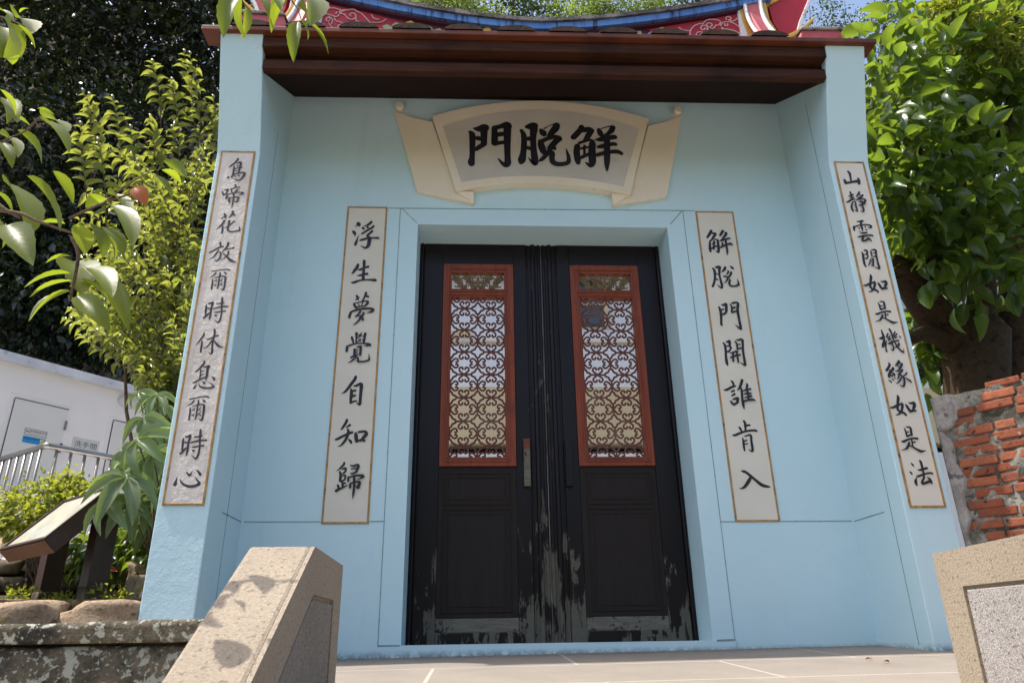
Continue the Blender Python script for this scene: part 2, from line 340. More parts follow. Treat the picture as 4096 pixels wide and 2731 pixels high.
def leaves(name, mat, parent, P, D, N, L, Wd, kind='mid', rnd=None, curl=1.0):
    """one mesh of many leaves: base points P, midrib directions D, upper normals N, lengths L, half widths Wd"""
    P, D, N = (np.asarray(a, float) for a in (P, D, N)); n = len(P); L = np.broadcast_to(L, (n,)); Wd = np.broadcast_to(Wd, (n,))
    D = D/np.linalg.norm(D, axis=1, keepdims=True); S = np.cross(D, N); S /= np.linalg.norm(S, axis=1, keepdims=True)+1e-9; N = np.cross(S, D)
    V, F = leaf_template(kind); k = len(V)
    off = np.array(LOC.get(parent.name, Vector((0,0,0)))) if parent else np.zeros(3)
    co = (P[:,None,:] + V[None,:,0,None]*S[:,None,:]*Wd[:,None,None] + V[None,:,1,None]*D[:,None,:]*L[:,None,None] + V[None,:,2,None]*N[:,None,:]*(L*curl)[:,None,None] - off).reshape(-1, 3)
    fl = [np.array(F_, int) for F_ in F]; tot = np.concatenate(fl); lens = np.array([len(x) for x in F])
    loops = (tot[None,:] + (np.arange(n)*k)[:,None]).reshape(-1); lt = np.tile(lens, n)
    me = bpy.data.meshes.new(name); me.vertices.add(n*k); me.vertices.foreach_set('co', co.astype(np.float32).reshape(-1))
    me.loops.add(len(loops)); me.loops.foreach_set('vertex_index', loops.astype(np.int32))
    me.polygons.add(len(lt)); st = np.concatenate([[0], np.cumsum(lt)[:-1]]); me.polygons.foreach_set('loop_start', st.astype(np.int32)); me.polygons.foreach_set('loop_total', lt.astype(np.int32))
    me.polygons.foreach_set('use_smooth', np.ones(len(lt), bool)); me.update(calc_edges=True)
    uv = me.uv_layers.new(name='UVMap'); U = np.stack([V[:,0]*.5+.5, V[:,1]], 1)
    uv.data.foreach_set('uv', np.tile(U[tot], (n,1)).astype(np.float32).reshape(-1))
    r = rng.random(n) if rnd is None else rnd
    at = me.attributes.new('rnd', 'FLOAT', 'POINT'); at.data.foreach_set('value', np.repeat(r, k).astype(np.float32))
    me.materials.append(mat); o = bpy.data.objects.new(name, me); COL.objects.link(o)
    if parent: o.parent = parent; LOC[o.name] = Vector(off)
    return o
def rdir(n):
    d = rng.normal(size=(n,3)); return d/np.linalg.norm(d, axis=1, keepdims=True)
def clumps(blobs, per, spread, n_cl):
    """leaf base points gathered in clumps inside ellipsoids (c, r, weight): returns P and outward directions"""
    P = []; O = []
    wts = np.array([b[2] for b in blobs], float); wts /= wts.sum()
    for i in range(n_cl):
        c, r, w = blobs[rng.choice(len(blobs), p=wts)]
        d = rdir(1)[0]; q = d*rng.random()**.45; ctr = np.array(c)+q*np.array(r)
        k = max(3, int(per*(.5+rng.random()))); o = rng.normal(size=(k,3))*spread
        P.append(ctr+o); O.append(np.tile(d, (k,1))*.5+o/spread*.6)
    return np.concatenate(P), np.concatenate(O)
def crown(name, mat, parent, blobs, n_cl, per, spread, L, ratio=.24, kind='quad', droop=.35, flat=.9, lj=.35):
    P, O = clumps(blobs, per, spread, n_cl); n = len(P)
    D = O + rdir(n)*.7 + np.array([0,0,-droop]); N = rdir(n)*.75 + np.array([0,0,flat])
    LL = L*(1+lj*(rng.random(n)*2-1)); return leaves(name, mat, parent, P, D, N, LL, LL*ratio, kind)
def limb(mb, a, b, r0, r1, n=7, wob=.06):
    a, b = Vector(a), Vector(b); pts = []; rs = []
    for i in range(n+1):
        t = i/n; j = Vector(tuple((rng.random(3)-.5)*wob*(b-a).length*(1 if 0 < i < n else 0)))
        pts.append(a.lerp(b, t)+j); rs.append(r0+(r1-r0)*t)
    mb.tube(pts, rs, 9); return pts

# ------------------------------------------------------------------ brush lettering and print
def catmull(pts, k=5):
    out = []
    for i in range(len(pts)-1):
        p0, p1, p2, p3 = pts[max(i-1,0)], pts[i], pts[i+1], pts[min(i+2,len(pts)-1)]
        for j in range(k):
            t = j/k; out.append(tuple(.5*((2*b)+(-a+c)*t+(2*a-5*b+4*c-d)*t*t+(-a+3*b-3*c+d)*t**3) for a, b, c, d in zip(p0,p1,p2,p3)))
    out.append(pts[-1]); return out
def brush_char(spec, y, mat, parent):
    """spec: strokes 'x z w x z w ...' in millimetres on the plane y; each stroke a thin raised ribbon of ink"""
    mb = MB()
    for si, s in enumerate(spec.split('|')):
        a = [int(q)/1000 for q in s.split()]; pts = [tuple(a[i:i+3]) for i in range(0, len(a), 3)]
        q = catmull(pts, 5); L = []; Rr = []; yy = y-.0004*(si+1)
        n = len(q)
        def tang(i):
            x = q[min(i+1,n-1)][0]-q[max(i-1,0)][0]; z = q[min(i+1,n-1)][1]-q[max(i-1,0)][1]; h = math.hypot(x, z) or 1; return x/h, z/h
        def capp(i, sg):
            tx, tz = tang(i); x, z, w = q[i]; w = abs(w)/2; out = []
            for t in (50, 0, -50): out.append((x+sg*tx*w*.75*math.cos(R(t))-tz*w*.8*math.sin(R(t)), yy, z+sg*tz*w*.75*math.cos(R(t))+tx*w*.8*math.sin(R(t))))
            return out
        for i in range(n):
            tx, tz = tang(i); x, z, w = q[i]; w = max(abs(w), .0008)/2
            L.append((x-tz*w, yy, z+tx*w)); Rr.append((x+tz*w, yy, z-tx*w))
        nn = len(L); V = L+Rr; F = [(i, i+1, nn+i+1, nn+i) for i in range(nn-1)]
        c0 = capp(0, -1); c1 = capp(n-1, 1); b = len(V); V += c0+c1
        F += [(0, b, b+1, b+2, nn), (nn-1, b+3, b+4, b+5, 2*nn-1)]
        mb.add(V, F)
    return mb.build('character', mat, parent)
def text(body, size, origin, ux, uz, mat, parent, name='lettering', xs=1.0):
    """print set as flat letters at origin, along ux, up uz"""
    c = bpy.data.curves.new('t', 'FONT'); c.body = body; c.size = size; c.align_x = 'CENTER'; c.align_y = 'CENTER'; c.resolution_u = 2
    o = bpy.data.objects.new('t', c); COL.objects.link(o); dg = bpy.context.evaluated_depsgraph_get()
    me = bpy.data.meshes.new_from_object(o.evaluated_get(dg)); bpy.data.objects.remove(o); bpy.data.curves.remove(c)
    ux, uz, O = Vector(ux).normalized(), Vector(uz).normalized(), Vector(origin); off = LOC.get(parent.name, Vector((0,0,0))) if parent else Vector((0,0,0))
    for v in me.vertices: v.co = O+ux*(v.co.x*xs)+uz*v.co.y-off
    me.name = name; me.materials.clear(); me.materials.append(mat); b = bpy.data.objects.new(name, me); COL.objects.link(b)
    if parent: b.parent = parent; LOC[b.name] = off
    return b

# lettering: every stroke as x z width in millimetres on its board
CHARS = {
'men': '-539 3577 22 -519 3549 47 -516 3452 44 -518 3350 40 -523 3309 52 -520 3282 46|-505 3605 19 -463 3603 57 -425 3618 60 -414 3601 48|-431 3600 57 -431 3523 50 -431 3461 47|-494 3518 31 -471 3516 41 -448 3506 31|-437 3458 41 -471 3433 40 -490 3412 31|-354 3620 41 -351 3560 47 -352 3491 50 -354 3466 44|-351 3613 41 -305 3628 41 -259 3644 57 -248 3619 57|-256 3615 60 -257 3528 54 -258 3424 47 -257 3339 46 -257 3301 52 -271 3281 43 -296 3297 28 -327 3337 9|-328 3550 38 -300 3558 41 -277 3555 28|-354 3466 38 -312 3478 34 -278 3482 35',
'tuo': '-154 3600 25 -135 3559 41 -133 3479 44 -141 3392 47 -153 3331 59 -160 3304 37|-113 3630 32 -84 3634 58 -55 3642 61 -41 3635 48|-56 3617 61 -64 3532 47 -63 3428 47 -57 3343 53 -53 3299 37 -75 3312 28 -105 3352 6|-110 3517 32 -93 3521 41 -76 3511 25|-112 3441 31 -95 3435 34 -78 3435 28|-4 3604 32 12 3576 54 23 3556 35|19 3615 10 58 3641 6 93 3660 10|119 3657 48 106 3621 58 76 3578 48 54 3542 35|-21 3513 13 -8 3471 50 7 3413 50 12 3389 28|-2 3499 38 45 3525 35 92 3540 38 126 3530 48 131 3513 44|119 3516 51 89 3480 47 62 3438 50|53 3431 44 85 3446 31 96 3429 25|58 3414 44 23 3369 34 -7 3334 31 -30 3317 9|75 3404 31 74 3380 41 70 3346 40 78 3312 43 111 3296 40 159 3300 37 191 3318 34 193 3366 28 186 3400 19 182 3434 6',
'jie': '307 3646 42 293 3610 45 259 3567 48 235 3538 45|313 3610 45 360 3619 45 383 3601 45|371 3598 48 345 3548 45 323 3512 32|266 3469 44 257 3413 50 260 3345 47 264 3308 34|278 3490 25 323 3509 25 366 3520 25 383 3500 41|379 3493 51 371 3399 57 369 3320 53 353 3286 28 332 3306 22 315 3319 6|287 3438 19 319 3449 22 357 3457 16|318 3470 19 313 3380 19|283 3356 28 318 3377 31 354 3395 28|433 3620 29 443 3585 45 453 3557 32|454 3625 10 490 3640 10 531 3651 13|545 3645 39 532 3612 45 503 3580 32 473 3558 26|398 3521 6 442 3525 41 498 3541 42 548 3549 42 556 3539 26|417 3455 25 450 3463 38 494 3478 35 538 3486 35 557 3479 29|402 3382 31 445 3397 35 504 3412 35 562 3417 35 595 3397 28|492 3541 45 486 3453 48 481 3367 47 476 3299 37 473 3245 12',
'fu': '-1324 2821 22 -1317 2809 31 -1310 2798 17|-1330 2800 9 -1341 2783 2|-1353 2752 17 -1342 2739 24 -1337 2725 13 -1338 2708 2|-1330 2642 19 -1325 2662 19 -1319 2690 11 -1309 2725 2|-1227 2832 18 -1242 2813 20 -1260 2801 13 -1281 2793 4|-1287 2782 17 -1278 2770 15|-1253 2789 17 -1250 2780 15|-1209 2797 15 -1224 2780 17 -1249 2763 15 -1276 2742 15 -1291 2730 13|-1217 2755 17 -1232 2738 17 -1251 2719 17|-1255 2717 11 -1240 2703 22 -1233 2691 26 -1235 2666 26 -1238 2641 24 -1249 2622 19 -1268 2620 13 -1293 2638 2|-1300 2677 11 -1280 2684 17 -1245 2696 15 -1205 2699 13 -1177 2699 17 -1171 2695 13',
'sheng': '-1300 2489 19 -1306 2466 23 -1322 2439 21 -1332 2421 13 -1344 2417 2|-1301 2449 6 -1281 2449 19 -1255 2463 15 -1228 2472 19|-1302 2402 4 -1280 2404 17 -1256 2413 15 -1232 2416 21|-1341 2348 4 -1318 2349 19 -1287 2362 15 -1253 2369 12 -1210 2370 15 -1180 2368 23 -1170 2364 15|-1260 2519 19 -1259 2496 21 -1258 2451 17 -1259 2407 21 -1258 2367 21',
'meng': '-1294 2250 16 -1286 2233 16 -1281 2216 8|-1298 2218 12 -1289 2226 10 -1274 2237 8|-1232 2273 18 -1236 2251 16 -1246 2225 12 -1257 2203 10|-1232 2246 14 -1219 2244 16 -1214 2238 12|-1308 2188 16 -1299 2168 18 -1288 2154 10|-1310 2190 8 -1277 2199 8 -1240 2208 10 -1214 2206 14|-1214 2199 18 -1224 2182 16 -1239 2169 10|-1292 2158 12 -1270 2167 10 -1239 2169 10|-1281 2190 6 -1270 2173 6|-1249 2203 8 -1255 2173 6|-1324 2123 16 -1330 2100 18 -1331 2083 18|-1324 2126 12 -1293 2139 16 -1245 2150 16 -1198 2152 18 -1176 2144 20|-1174 2144 18 -1183 2131 18 -1202 2124 10 -1219 2122 2|-1260 2130 16 -1270 2113 14 -1284 2096 12 -1297 2088 2|-1288 2100 8 -1261 2096 10 -1246 2103 12|-1236 2120 16 -1243 2103 16 -1253 2086 18 -1267 2063 14 -1286 2041 10 -1304 2029 2|-1249 2088 12 -1241 2075 16 -1240 2063 12',
'jue': '-1306 1945 16 -1298 1922 16 -1291 1900 10|-1277 1974 20 -1275 1943 14 -1274 1902 12|-1265 1962 6 -1250 1956 12 -1242 1951 10|-1243 1974 10 -1253 1951 12 -1267 1939 8|-1261 1927 6 -1251 1922 10 -1245 1914 8|-1248 1933 8 -1255 1918 8 -1265 1908 6|-1218 1970 20 -1221 1943 16 -1224 1902 16|-1234 1951 8 -1223 1952 8|-1236 1925 8 -1225 1923 8|-1331 1875 16 -1331 1852 18 -1332 1842 18|-1333 1875 12 -1302 1889 12 -1265 1898 10 -1218 1898 10 -1189 1892 18 -1179 1884 16|-1185 1888 16 -1200 1882 10 -1224 1878 2|-1281 1857 16 -1279 1832 18 -1279 1808 16|-1269 1871 6 -1252 1875 14 -1241 1877 16|-1241 1875 18 -1241 1845 16 -1242 1814 16|-1277 1851 8 -1260 1853 8|-1275 1832 8 -1259 1837 8|-1301 1796 12 -1281 1808 14 -1254 1820 8|-1266 1804 14 -1280 1786 12 -1297 1770 10 -1317 1760 2|-1256 1798 12 -1253 1784 14 -1253 1770 14 -1238 1768 12 -1210 1770 12 -1186 1778 14 -1181 1788 12 -1185 1825 2',
'zi': '-1261 1668 19 -1266 1648 21 -1286 1617 21 -1305 1586 19 -1322 1564 15 -1345 1549 2|-1285 1582 11 -1281 1555 21 -1282 1516 19 -1282 1487 15|-1270 1603 8 -1252 1605 17 -1229 1617 19 -1217 1611 19|-1220 1605 25 -1221 1564 21 -1222 1516 19 -1222 1491 19 -1225 1477 15 -1244 1491 4|-1275 1568 15 -1255 1572 15|-1272 1531 15 -1255 1539 15|-1277 1491 13 -1256 1500 11 -1243 1500 9',
'zhi': '-1297 1378 17 -1300 1363 17 -1312 1339 17 -1324 1320 13 -1334 1311 2|-1275 1343 18 -1289 1333 11 -1299 1328 7|-1291 1317 9 -1283 1307 16 -1285 1283 20 -1292 1255 18 -1306 1231 16 -1323 1211 11 -1342 1204 2|-1363 1248 7 -1347 1252 16 -1315 1270 16 -1280 1287 16 -1256 1296 16|-1277 1250 9 -1266 1239 16 -1258 1226 13|-1237 1292 13 -1233 1274 24 -1229 1246 22 -1226 1233 15|-1223 1296 9 -1209 1298 15 -1179 1300 16 -1166 1289 18|-1167 1285 24 -1184 1263 22 -1200 1240 16|-1228 1235 15 -1206 1244 15 -1186 1244 16 -1177 1239 15',
'gui': '-1295 1104 12 -1294 1094 14 -1307 1078 14 -1323 1060 9 -1340 1051 2|-1317 1047 11 -1310 1026 16 -1311 994 16 -1310 985 12|-1306 1061 7 -1289 1067 14 -1278 1065 11|-1281 1061 14 -1285 1044 12 -1300 1035 9|-1299 1021 9 -1285 1024 12 -1278 1019 11|-1280 1015 12 -1285 996 11 -1304 987 11|-1298 987 12 -1294 969 14 -1292 948 14|-1290 973 11 -1277 976 11|-1323 964 12 -1317 950 14 -1314 934 12|-1332 927 17 -1321 934 17 -1297 945 12 -1277 955 9 -1262 964 4|-1255 1085 7 -1237 1081 12 -1211 1088 14 -1202 1084 12|-1203 1079 18 -1211 1058 16 -1217 1040 12|-1248 1061 7 -1227 1065 9 -1215 1068 7|-1250 1036 7 -1237 1034 11 -1213 1045 11|-1262 1013 11 -1261 997 14 -1260 985 12|-1260 1008 11 -1233 1018 12 -1198 1022 14 -1173 1020 18|-1168 1015 16 -1183 1006 12 -1208 994 2|-1247 969 12 -1247 955 16 -1247 943 10|-1247 971 11 -1221 981 11 -1190 983 14|-1188 979 16 -1195 958 19 -1198 944 14 -1215 958 4|-1225 1008 16 -1223 981 16 -1222 946 14 -1224 911 14 -1226 876 2',
'jie2': '1221 2799 20 1210 2777 23 1190 2748 18 1182 2739 16|1227 2775 18 1246 2773 18 1249 2766 16|1247 2766 20 1229 2742 18 1211 2718 13 1198 2708 13|1199 2703 13 1194 2663 20 1193 2632 18 1196 2621 13|1233 2725 11 1250 2723 11 1258 2718 16|1257 2714 18 1257 2676 18 1254 2633 20 1248 2619 16 1230 2633 2|1212 2685 9 1238 2694 9|1229 2709 16 1219 2642 13|1203 2647 13 1226 2661 13 1248 2671 11|1306 2796 20 1295 2779 20 1279 2755 16|1317 2781 11 1329 2777 18|1328 2772 20 1308 2745 18 1287 2719 14 1268 2711 5|1278 2709 9 1304 2719 14 1340 2732 14 1350 2729 9|1289 2695 13 1284 2671 13|1267 2655 13 1294 2669 16 1327 2684 16 1349 2687 18 1360 2677 9|1315 2717 14 1314 2677 16 1315 2641 16 1314 2611 11 1307 2592 2',
'tuo2': '1192 2491 11 1204 2470 20 1202 2427 17 1194 2388 17 1182 2356 17 1174 2343 15|1211 2496 9 1228 2498 22 1243 2503 20|1245 2501 22 1239 2473 20 1236 2434 15 1239 2393 17 1243 2359 19 1240 2332 13 1225 2343 11 1207 2361 2|1213 2445 9 1231 2439 9|1210 2407 9 1215 2397 15|1284 2499 18 1280 2485 20 1266 2469 15 1249 2455 2|1320 2509 4 1333 2495 18 1344 2486 11|1299 2469 11 1302 2460 13 1287 2439 9|1320 2460 13 1321 2449 15 1306 2426 15 1293 2412 15 1280 2389 11 1255 2366 2|1264 2425 13 1280 2423 13 1300 2417 11|1304 2401 11 1303 2389 15 1296 2367 15 1304 2351 15 1328 2347 13 1356 2356 15 1363 2365 15 1359 2408 2',
'men2': '1200 2188 13 1207 2164 19 1208 2125 19 1204 2081 17 1201 2056 17 1206 2047 13|1220 2204 8 1238 2202 19 1251 2211 17 1257 2204 15|1254 2200 21 1250 2169 21 1248 2151 19|1219 2166 13 1230 2169 13|1215 2129 11 1231 2134 17 1249 2147 13|1281 2207 9 1291 2187 13 1286 2152 13 1289 2143 13|1290 2215 6 1303 2216 15 1328 2222 15 1341 2212 17|1338 2207 21 1329 2170 19 1328 2130 19 1330 2087 17 1332 2044 19 1335 2018 10 1318 2031 13 1297 2054 2|1293 2174 13 1313 2185 15|1290 2147 15 1319 2154 13',
'kai': '1196 1920 10 1207 1897 18 1206 1857 16 1203 1815 18 1203 1774 20 1208 1753 8|1217 1924 8 1231 1926 19 1244 1935 14|1243 1926 19 1239 1899 16 1243 1882 14|1219 1895 10 1237 1895 10|1212 1855 12 1227 1855 14 1249 1884 10|1281 1929 10 1290 1906 14 1287 1872 12|1290 1939 8 1306 1939 14 1327 1946 14|1332 1940 19 1329 1899 16 1325 1857 16 1325 1816 16 1326 1768 18 1326 1754 12 1312 1762 10 1292 1778 2|1298 1906 8 1310 1906 12|1287 1868 10 1306 1878 12 1320 1878 12|1234 1842 6 1250 1845 12 1275 1855 12 1289 1855 10|1231 1809 10 1246 1815 14 1277 1826 14 1301 1830 14|1254 1843 12 1249 1809 14 1248 1782 14|1280 1851 14 1280 1816 14 1281 1780 12 1279 1770 6',
'shui': '1217 1645 12 1227 1630 16 1227 1614 12|1158 1582 6 1176 1582 16 1211 1600 16 1240 1610 12|1205 1568 10 1228 1578 14|1205 1540 10 1228 1554 16|1193 1505 10 1201 1491 16 1214 1477 12|1208 1514 8 1224 1520 14 1244 1526 16|1244 1524 20 1237 1493 18|1209 1479 16 1240 1495 14|1290 1651 18 1281 1627 18 1268 1602 16 1256 1586 10 1245 1580 2|1276 1594 12 1276 1562 16 1273 1513 16 1274 1479 18 1276 1452 6|1317 1625 12 1319 1611 16 1309 1590 12|1285 1574 10 1310 1582 12 1339 1588 14|1313 1578 14 1316 1542 14 1313 1513 12|1288 1552 6 1314 1556 14 1337 1556 12|1288 1526 6 1312 1532 12 1338 1537 14|1279 1501 16 1309 1509 14 1342 1513 16 1357 1507 8',
'ken': '1263 1370 14 1269 1356 17 1268 1331 15 1266 1304 13|1274 1337 13 1294 1342 13 1301 1339 10|1226 1329 10 1233 1317 15 1239 1300 11|1177 1275 10 1192 1274 15 1230 1289 15 1275 1302 13 1327 1306 15 1341 1298 10|1239 1258 6 1241 1232 15 1240 1198 15 1242 1171 9|1251 1268 6 1268 1270 10 1290 1277 11 1297 1270 13|1297 1268 15 1294 1235 15 1294 1198 17 1292 1171 15 1281 1171 9 1266 1183 2|1249 1236 8 1264 1241 11|1247 1213 6 1267 1218 9',
'ru4': '1201 1043 6 1216 1039 17 1230 1034 17 1253 1014 18 1285 984 18 1315 957 22 1339 946 20 1362 942 13 1373 940 6|1256 999 18 1240 977 22 1218 950 20 1197 934 13 1173 931 2',
'niao': '-2012 2947 10 -2011 2938 13 -2026 2912 13 -2045 2892 12 -2057 2880 8|-2027 2887 8 -2027 2868 12 -2026 2837 13 -2028 2814 8|-2015 2911 5 -2006 2909 10 -1995 2917 13 -1985 2909 12|-1987 2906 15 -1989 2884 13 -1992 2856 12 -1993 2834 10|-2012 2890 7 -2000 2887 7|-2020 2865 7 -1998 2873 7 -1976 2877 8|-2012 2850 8 -2001 2849 5|-2030 2817 11 -2016 2825 8 -1990 2834 10 -1961 2837 12 -1952 2830 13|-1954 2828 15 -1960 2808 15 -1972 2788 11 -1989 2778 10 -2014 2789 3|-2052 2806 10 -2053 2793 13|-2034 2805 11 -2027 2798 10|-2017 2812 7 -2007 2805 7|-1994 2818 7 -1984 2809 10',
'ti': '-2077 2696 6 -2069 2682 11 -2068 2668 8|-2067 2707 5 -2049 2709 11 -2043 2713 10|-2042 2711 13 -2047 2690 13|-2068 2668 10 -2054 2677 11 -2044 2687 10|-2006 2746 7 -1999 2739 13 -1998 2725 6|-2028 2715 5 -2009 2719 10 -1990 2725 8 -1974 2727 11|-2020 2708 8 -2018 2694 8 -2008 2684 8|-1983 2709 13 -1994 2693 13 -2004 2680 8|-2042 2672 8 -2042 2655 14 -2043 2641 11|-2042 2672 8 -2009 2682 8 -1973 2688 8 -1946 2687 11|-1944 2683 13 -1957 2674 11 -1973 2667 2|-2026 2641 11 -2023 2624 14 -2021 2613 10|-2029 2646 8 -1998 2650 8 -1969 2654 10|-1968 2649 14 -1971 2628 13 -1977 2616 10 -1994 2624 3|-2004 2680 13 -1998 2650 11 -1999 2624 11 -1999 2593 8 -2001 2572 3',
'hua': '-2042 2534 11 -2034 2520 14 -2030 2501 9|-2054 2497 8 -2042 2510 8 -2023 2520 5|-1992 2552 14 -1992 2533 14 -2002 2515 11 -2014 2501 2|-1992 2529 10 -1977 2524 13|-2033 2486 13 -2039 2469 14 -2053 2444 11 -2078 2417 2|-2039 2446 9 -2036 2418 13 -2038 2394 11|-2004 2484 13 -2004 2464 13 -2004 2435 11 -2007 2421 11 -1994 2408 11 -1973 2405 11 -1951 2411 11 -1934 2414 13 -1935 2426 9 -1938 2446 2|-1973 2480 13 -1986 2464 9 -2004 2445 11 -2025 2430 3',
'fang': '-2039 2330 14 -2034 2313 12 -2032 2300 9|-2093 2259 9 -2066 2276 12 -2040 2295 12 -2016 2302 11|-2040 2280 8 -2049 2257 11 -2062 2234 9 -2085 2214 2|-2035 2263 6 -2026 2260 11 -2025 2237 11 -2031 2214 11 -2044 2203 8 -2055 2214 2|-1990 2329 14 -1991 2310 14 -2002 2287 11 -2021 2260 2|-2001 2280 9 -1976 2287 8 -1953 2294 14|-1981 2268 12 -1980 2251 11 -1989 2233 9 -2008 2216 5 -2026 2213 2|-2013 2254 5 -1995 2241 9 -1979 2226 11 -1963 2209 17 -1942 2199 11 -1925 2196 2',
'er': '-2064 2131 5 -2046 2135 8 -2006 2143 6 -1971 2147 9 -1956 2141 6|-2035 2124 9 -2043 2109 9 -2056 2099 6 -2068 2091 1|-2011 2124 9 -2009 2103 11|-1987 2127 8 -1974 2116 11|-2049 2080 7 -2046 2052 10 -2046 2020 10 -2044 2009 6|-2040 2088 4 -2011 2098 7 -1980 2100 8|-1975 2095 14 -1974 2065 12 -1973 2033 10 -1978 2011 12 -1995 2016 1|-2011 2100 9 -2010 2065 9 -2010 2033 9 -2012 2014 6|-2036 2072 4 -2021 2065 6|-2022 2079 6 -2038 2061 3|-2006 2076 3 -1989 2065 4|-1990 2083 6 -2004 2063 3|-2035 2042 4 -2020 2033 6|-2022 2049 4 -2034 2025 1|-2002 2046 4 -1984 2037 7|-1987 2056 6 -2003 2035 3',
'shi': '-2062 1913 7 -2060 1891 12 -2059 1865 12 -2057 1845 9|-2054 1922 6 -2040 1921 12 -2026 1930 12|-2024 1923 12 -2029 1899 12 -2030 1869 12 -2029 1841 12 -2031 1817 7|-2055 1891 7 -2035 1887 9|-2065 1826 12 -2053 1839 13 -2039 1858 10|-1976 1960 10 -1974 1939 13 -1971 1900 10 -1967 1869 10 -1967 1839 10 -1970 1814 12 -1979 1799 10 -2004 1820 1|-2004 1920 6 -1988 1920 9 -1964 1926 10|-2019 1886 7 -1994 1894 10 -1967 1900 10 -1935 1900 10|-2006 1863 6 -1993 1863 9 -1969 1868 9 -1945 1871 10|-2004 1847 6 -1993 1840 12',
'xiu': '-2049 1733 9 -2049 1718 11 -2060 1697 11 -2073 1675 8 -2084 1658 3|-2054 1685 7 -2051 1664 11 -2052 1635 11 -2050 1614 10|-1993 1757 10 -1989 1739 13 -1989 1709 11 -1992 1672 11 -1990 1643 11 -1987 1613 13 -1995 1604 8 -2009 1617 1|-2030 1694 4 -2016 1694 9 -1996 1706 10 -1977 1715 11 -1962 1718 7|-1996 1687 10 -2007 1668 8 -2020 1647 8 -2039 1636 3|-1984 1683 6 -1971 1668 11 -1954 1652 13 -1934 1646 6 -1921 1646 1',
'xi': '-2024 1562 7 -2021 1551 13 -2034 1527 13 -2049 1507 10 -2062 1496 6|-2035 1510 7 -2033 1481 8 -2033 1453 8|-2022 1527 6 -2009 1525 8 -1994 1532 10 -1988 1525 11|-1997 1522 15 -1996 1496 14 -1996 1467 14 -1999 1452 10|-2032 1496 7 -2011 1503 4|-2029 1476 7 -2013 1483 4|-2066 1431 8 -2054 1433 10 -2034 1447 10 -2005 1462 8|-2043 1423 3 -2050 1408 10 -2055 1396 11|-2032 1427 1 -2027 1413 7 -2013 1403 10 -1987 1398 11 -1961 1401 11 -1947 1408 12|-1948 1411 8 -1965 1425 5 -1986 1437 1|-2012 1436 4 -2002 1426 15|-1998 1436 4 -1990 1447 1|-1968 1466 3 -1953 1456 11 -1949 1445 11',
'er2': '-2073 1334 5 -2055 1338 8 -2015 1346 6 -1980 1350 9 -1965 1344 6|-2044 1327 9 -2052 1312 9 -2065 1302 6 -2077 1294 1|-2020 1327 9 -2018 1306 11|-1996 1330 8 -1983 1319 11|-2058 1283 7 -2055 1255 10 -2055 1223 10 -2053 1212 6|-2049 1291 4 -2020 1301 7 -1989 1303 8|-1984 1298 14 -1983 1268 12 -1982 1236 10 -1987 1214 12 -2004 1219 1|-2020 1303 9 -2019 1268 9 -2019 1236 9 -2021 1217 6|-2045 1275 4 -2030 1268 6|-2031 1282 6 -2047 1264 3|-2015 1279 3 -1998 1268 4|-1999 1286 6 -2013 1266 3|-2044 1245 4 -2029 1236 6|-2031 1252 4 -2043 1228 1|-2011 1249 4 -1993 1240 7|-1996 1259 6 -2012 1238 3',
'shi2': '-2070 1113 7 -2068 1091 12 -2067 1065 12 -2065 1045 9|-2062 1122 6 -2048 1121 12 -2034 1130 12|-2032 1123 12 -2037 1099 12 -2038 1069 12 -2037 1041 12 -2039 1017 7|-2063 1091 7 -2043 1087 9|-2073 1026 12 -2061 1039 13 -2047 1058 10|-1984 1160 10 -1982 1139 13 -1979 1100 10 -1975 1069 10 -1975 1039 10 -1978 1014 12 -1987 999 10 -2012 1020 1|-2012 1120 6 -1996 1120 9 -1972 1126 10|-2027 1086 7 -2002 1094 10 -1975 1100 10 -1943 1100 10|-2014 1063 6 -2001 1063 9 -1977 1068 9 -1953 1071 10|-2012 1047 6 -2001 1040 12',
'xin': '-2068 901 4 -2072 880 11 -2074 862 20 -2073 856 14|-2052 890 3 -2043 874 9 -2026 860 11 -2000 851 15 -1972 853 15 -1949 863 18|-1946 868 13 -1962 884 8 -1979 905 1|-2024 927 5 -2013 915 10 -2005 910 15|-2000 913 10 -1997 925 5 -1991 937 1|-1974 938 3 -1960 927 11 -1949 912 14',
'shan': '1992 2933 13 2001 2916 18 2001 2885 14 1999 2851 12|1952 2869 9 1958 2854 20 1958 2839 20|1957 2837 18 1995 2846 16 2046 2856 21|2049 2879 11 2053 2860 20 2048 2833 18',
'jing': '1976 2771 11 1978 2754 14 1979 2736 11 1978 2713 9|1955 2735 4 1973 2739 14 1993 2751 11|1959 2717 3 1979 2723 11 1994 2730 7|1936 2689 9 1948 2693 14 1973 2708 12 1997 2714 9|1990 2693 7 1976 2688 9 1963 2658 14 1962 2636 14 1967 2620 12|1987 2695 9 1995 2690 10 1993 2662 10 1994 2635 12 1993 2620 9 1975 2634 2|1979 2664 5 1995 2670 7|1978 2649 3 1992 2649 7|2036 2770 12 2030 2757 14 2017 2742 11 2006 2734 4|2033 2748 7 2041 2739 7|2013 2727 7 2028 2724 9|2055 2746 12 2043 2731 14 2023 2714 14 2001 2703 7|2028 2707 5 2045 2713 9 2061 2711 11 2064 2704 12|2064 2702 14 2051 2685 16 2042 2674 16|2018 2690 7 2035 2694 14|2011 2663 9 2026 2666 14 2056 2678 10|2039 2692 12 2034 2659 12 2036 2634 14 2030 2615 10 2011 2624 2',
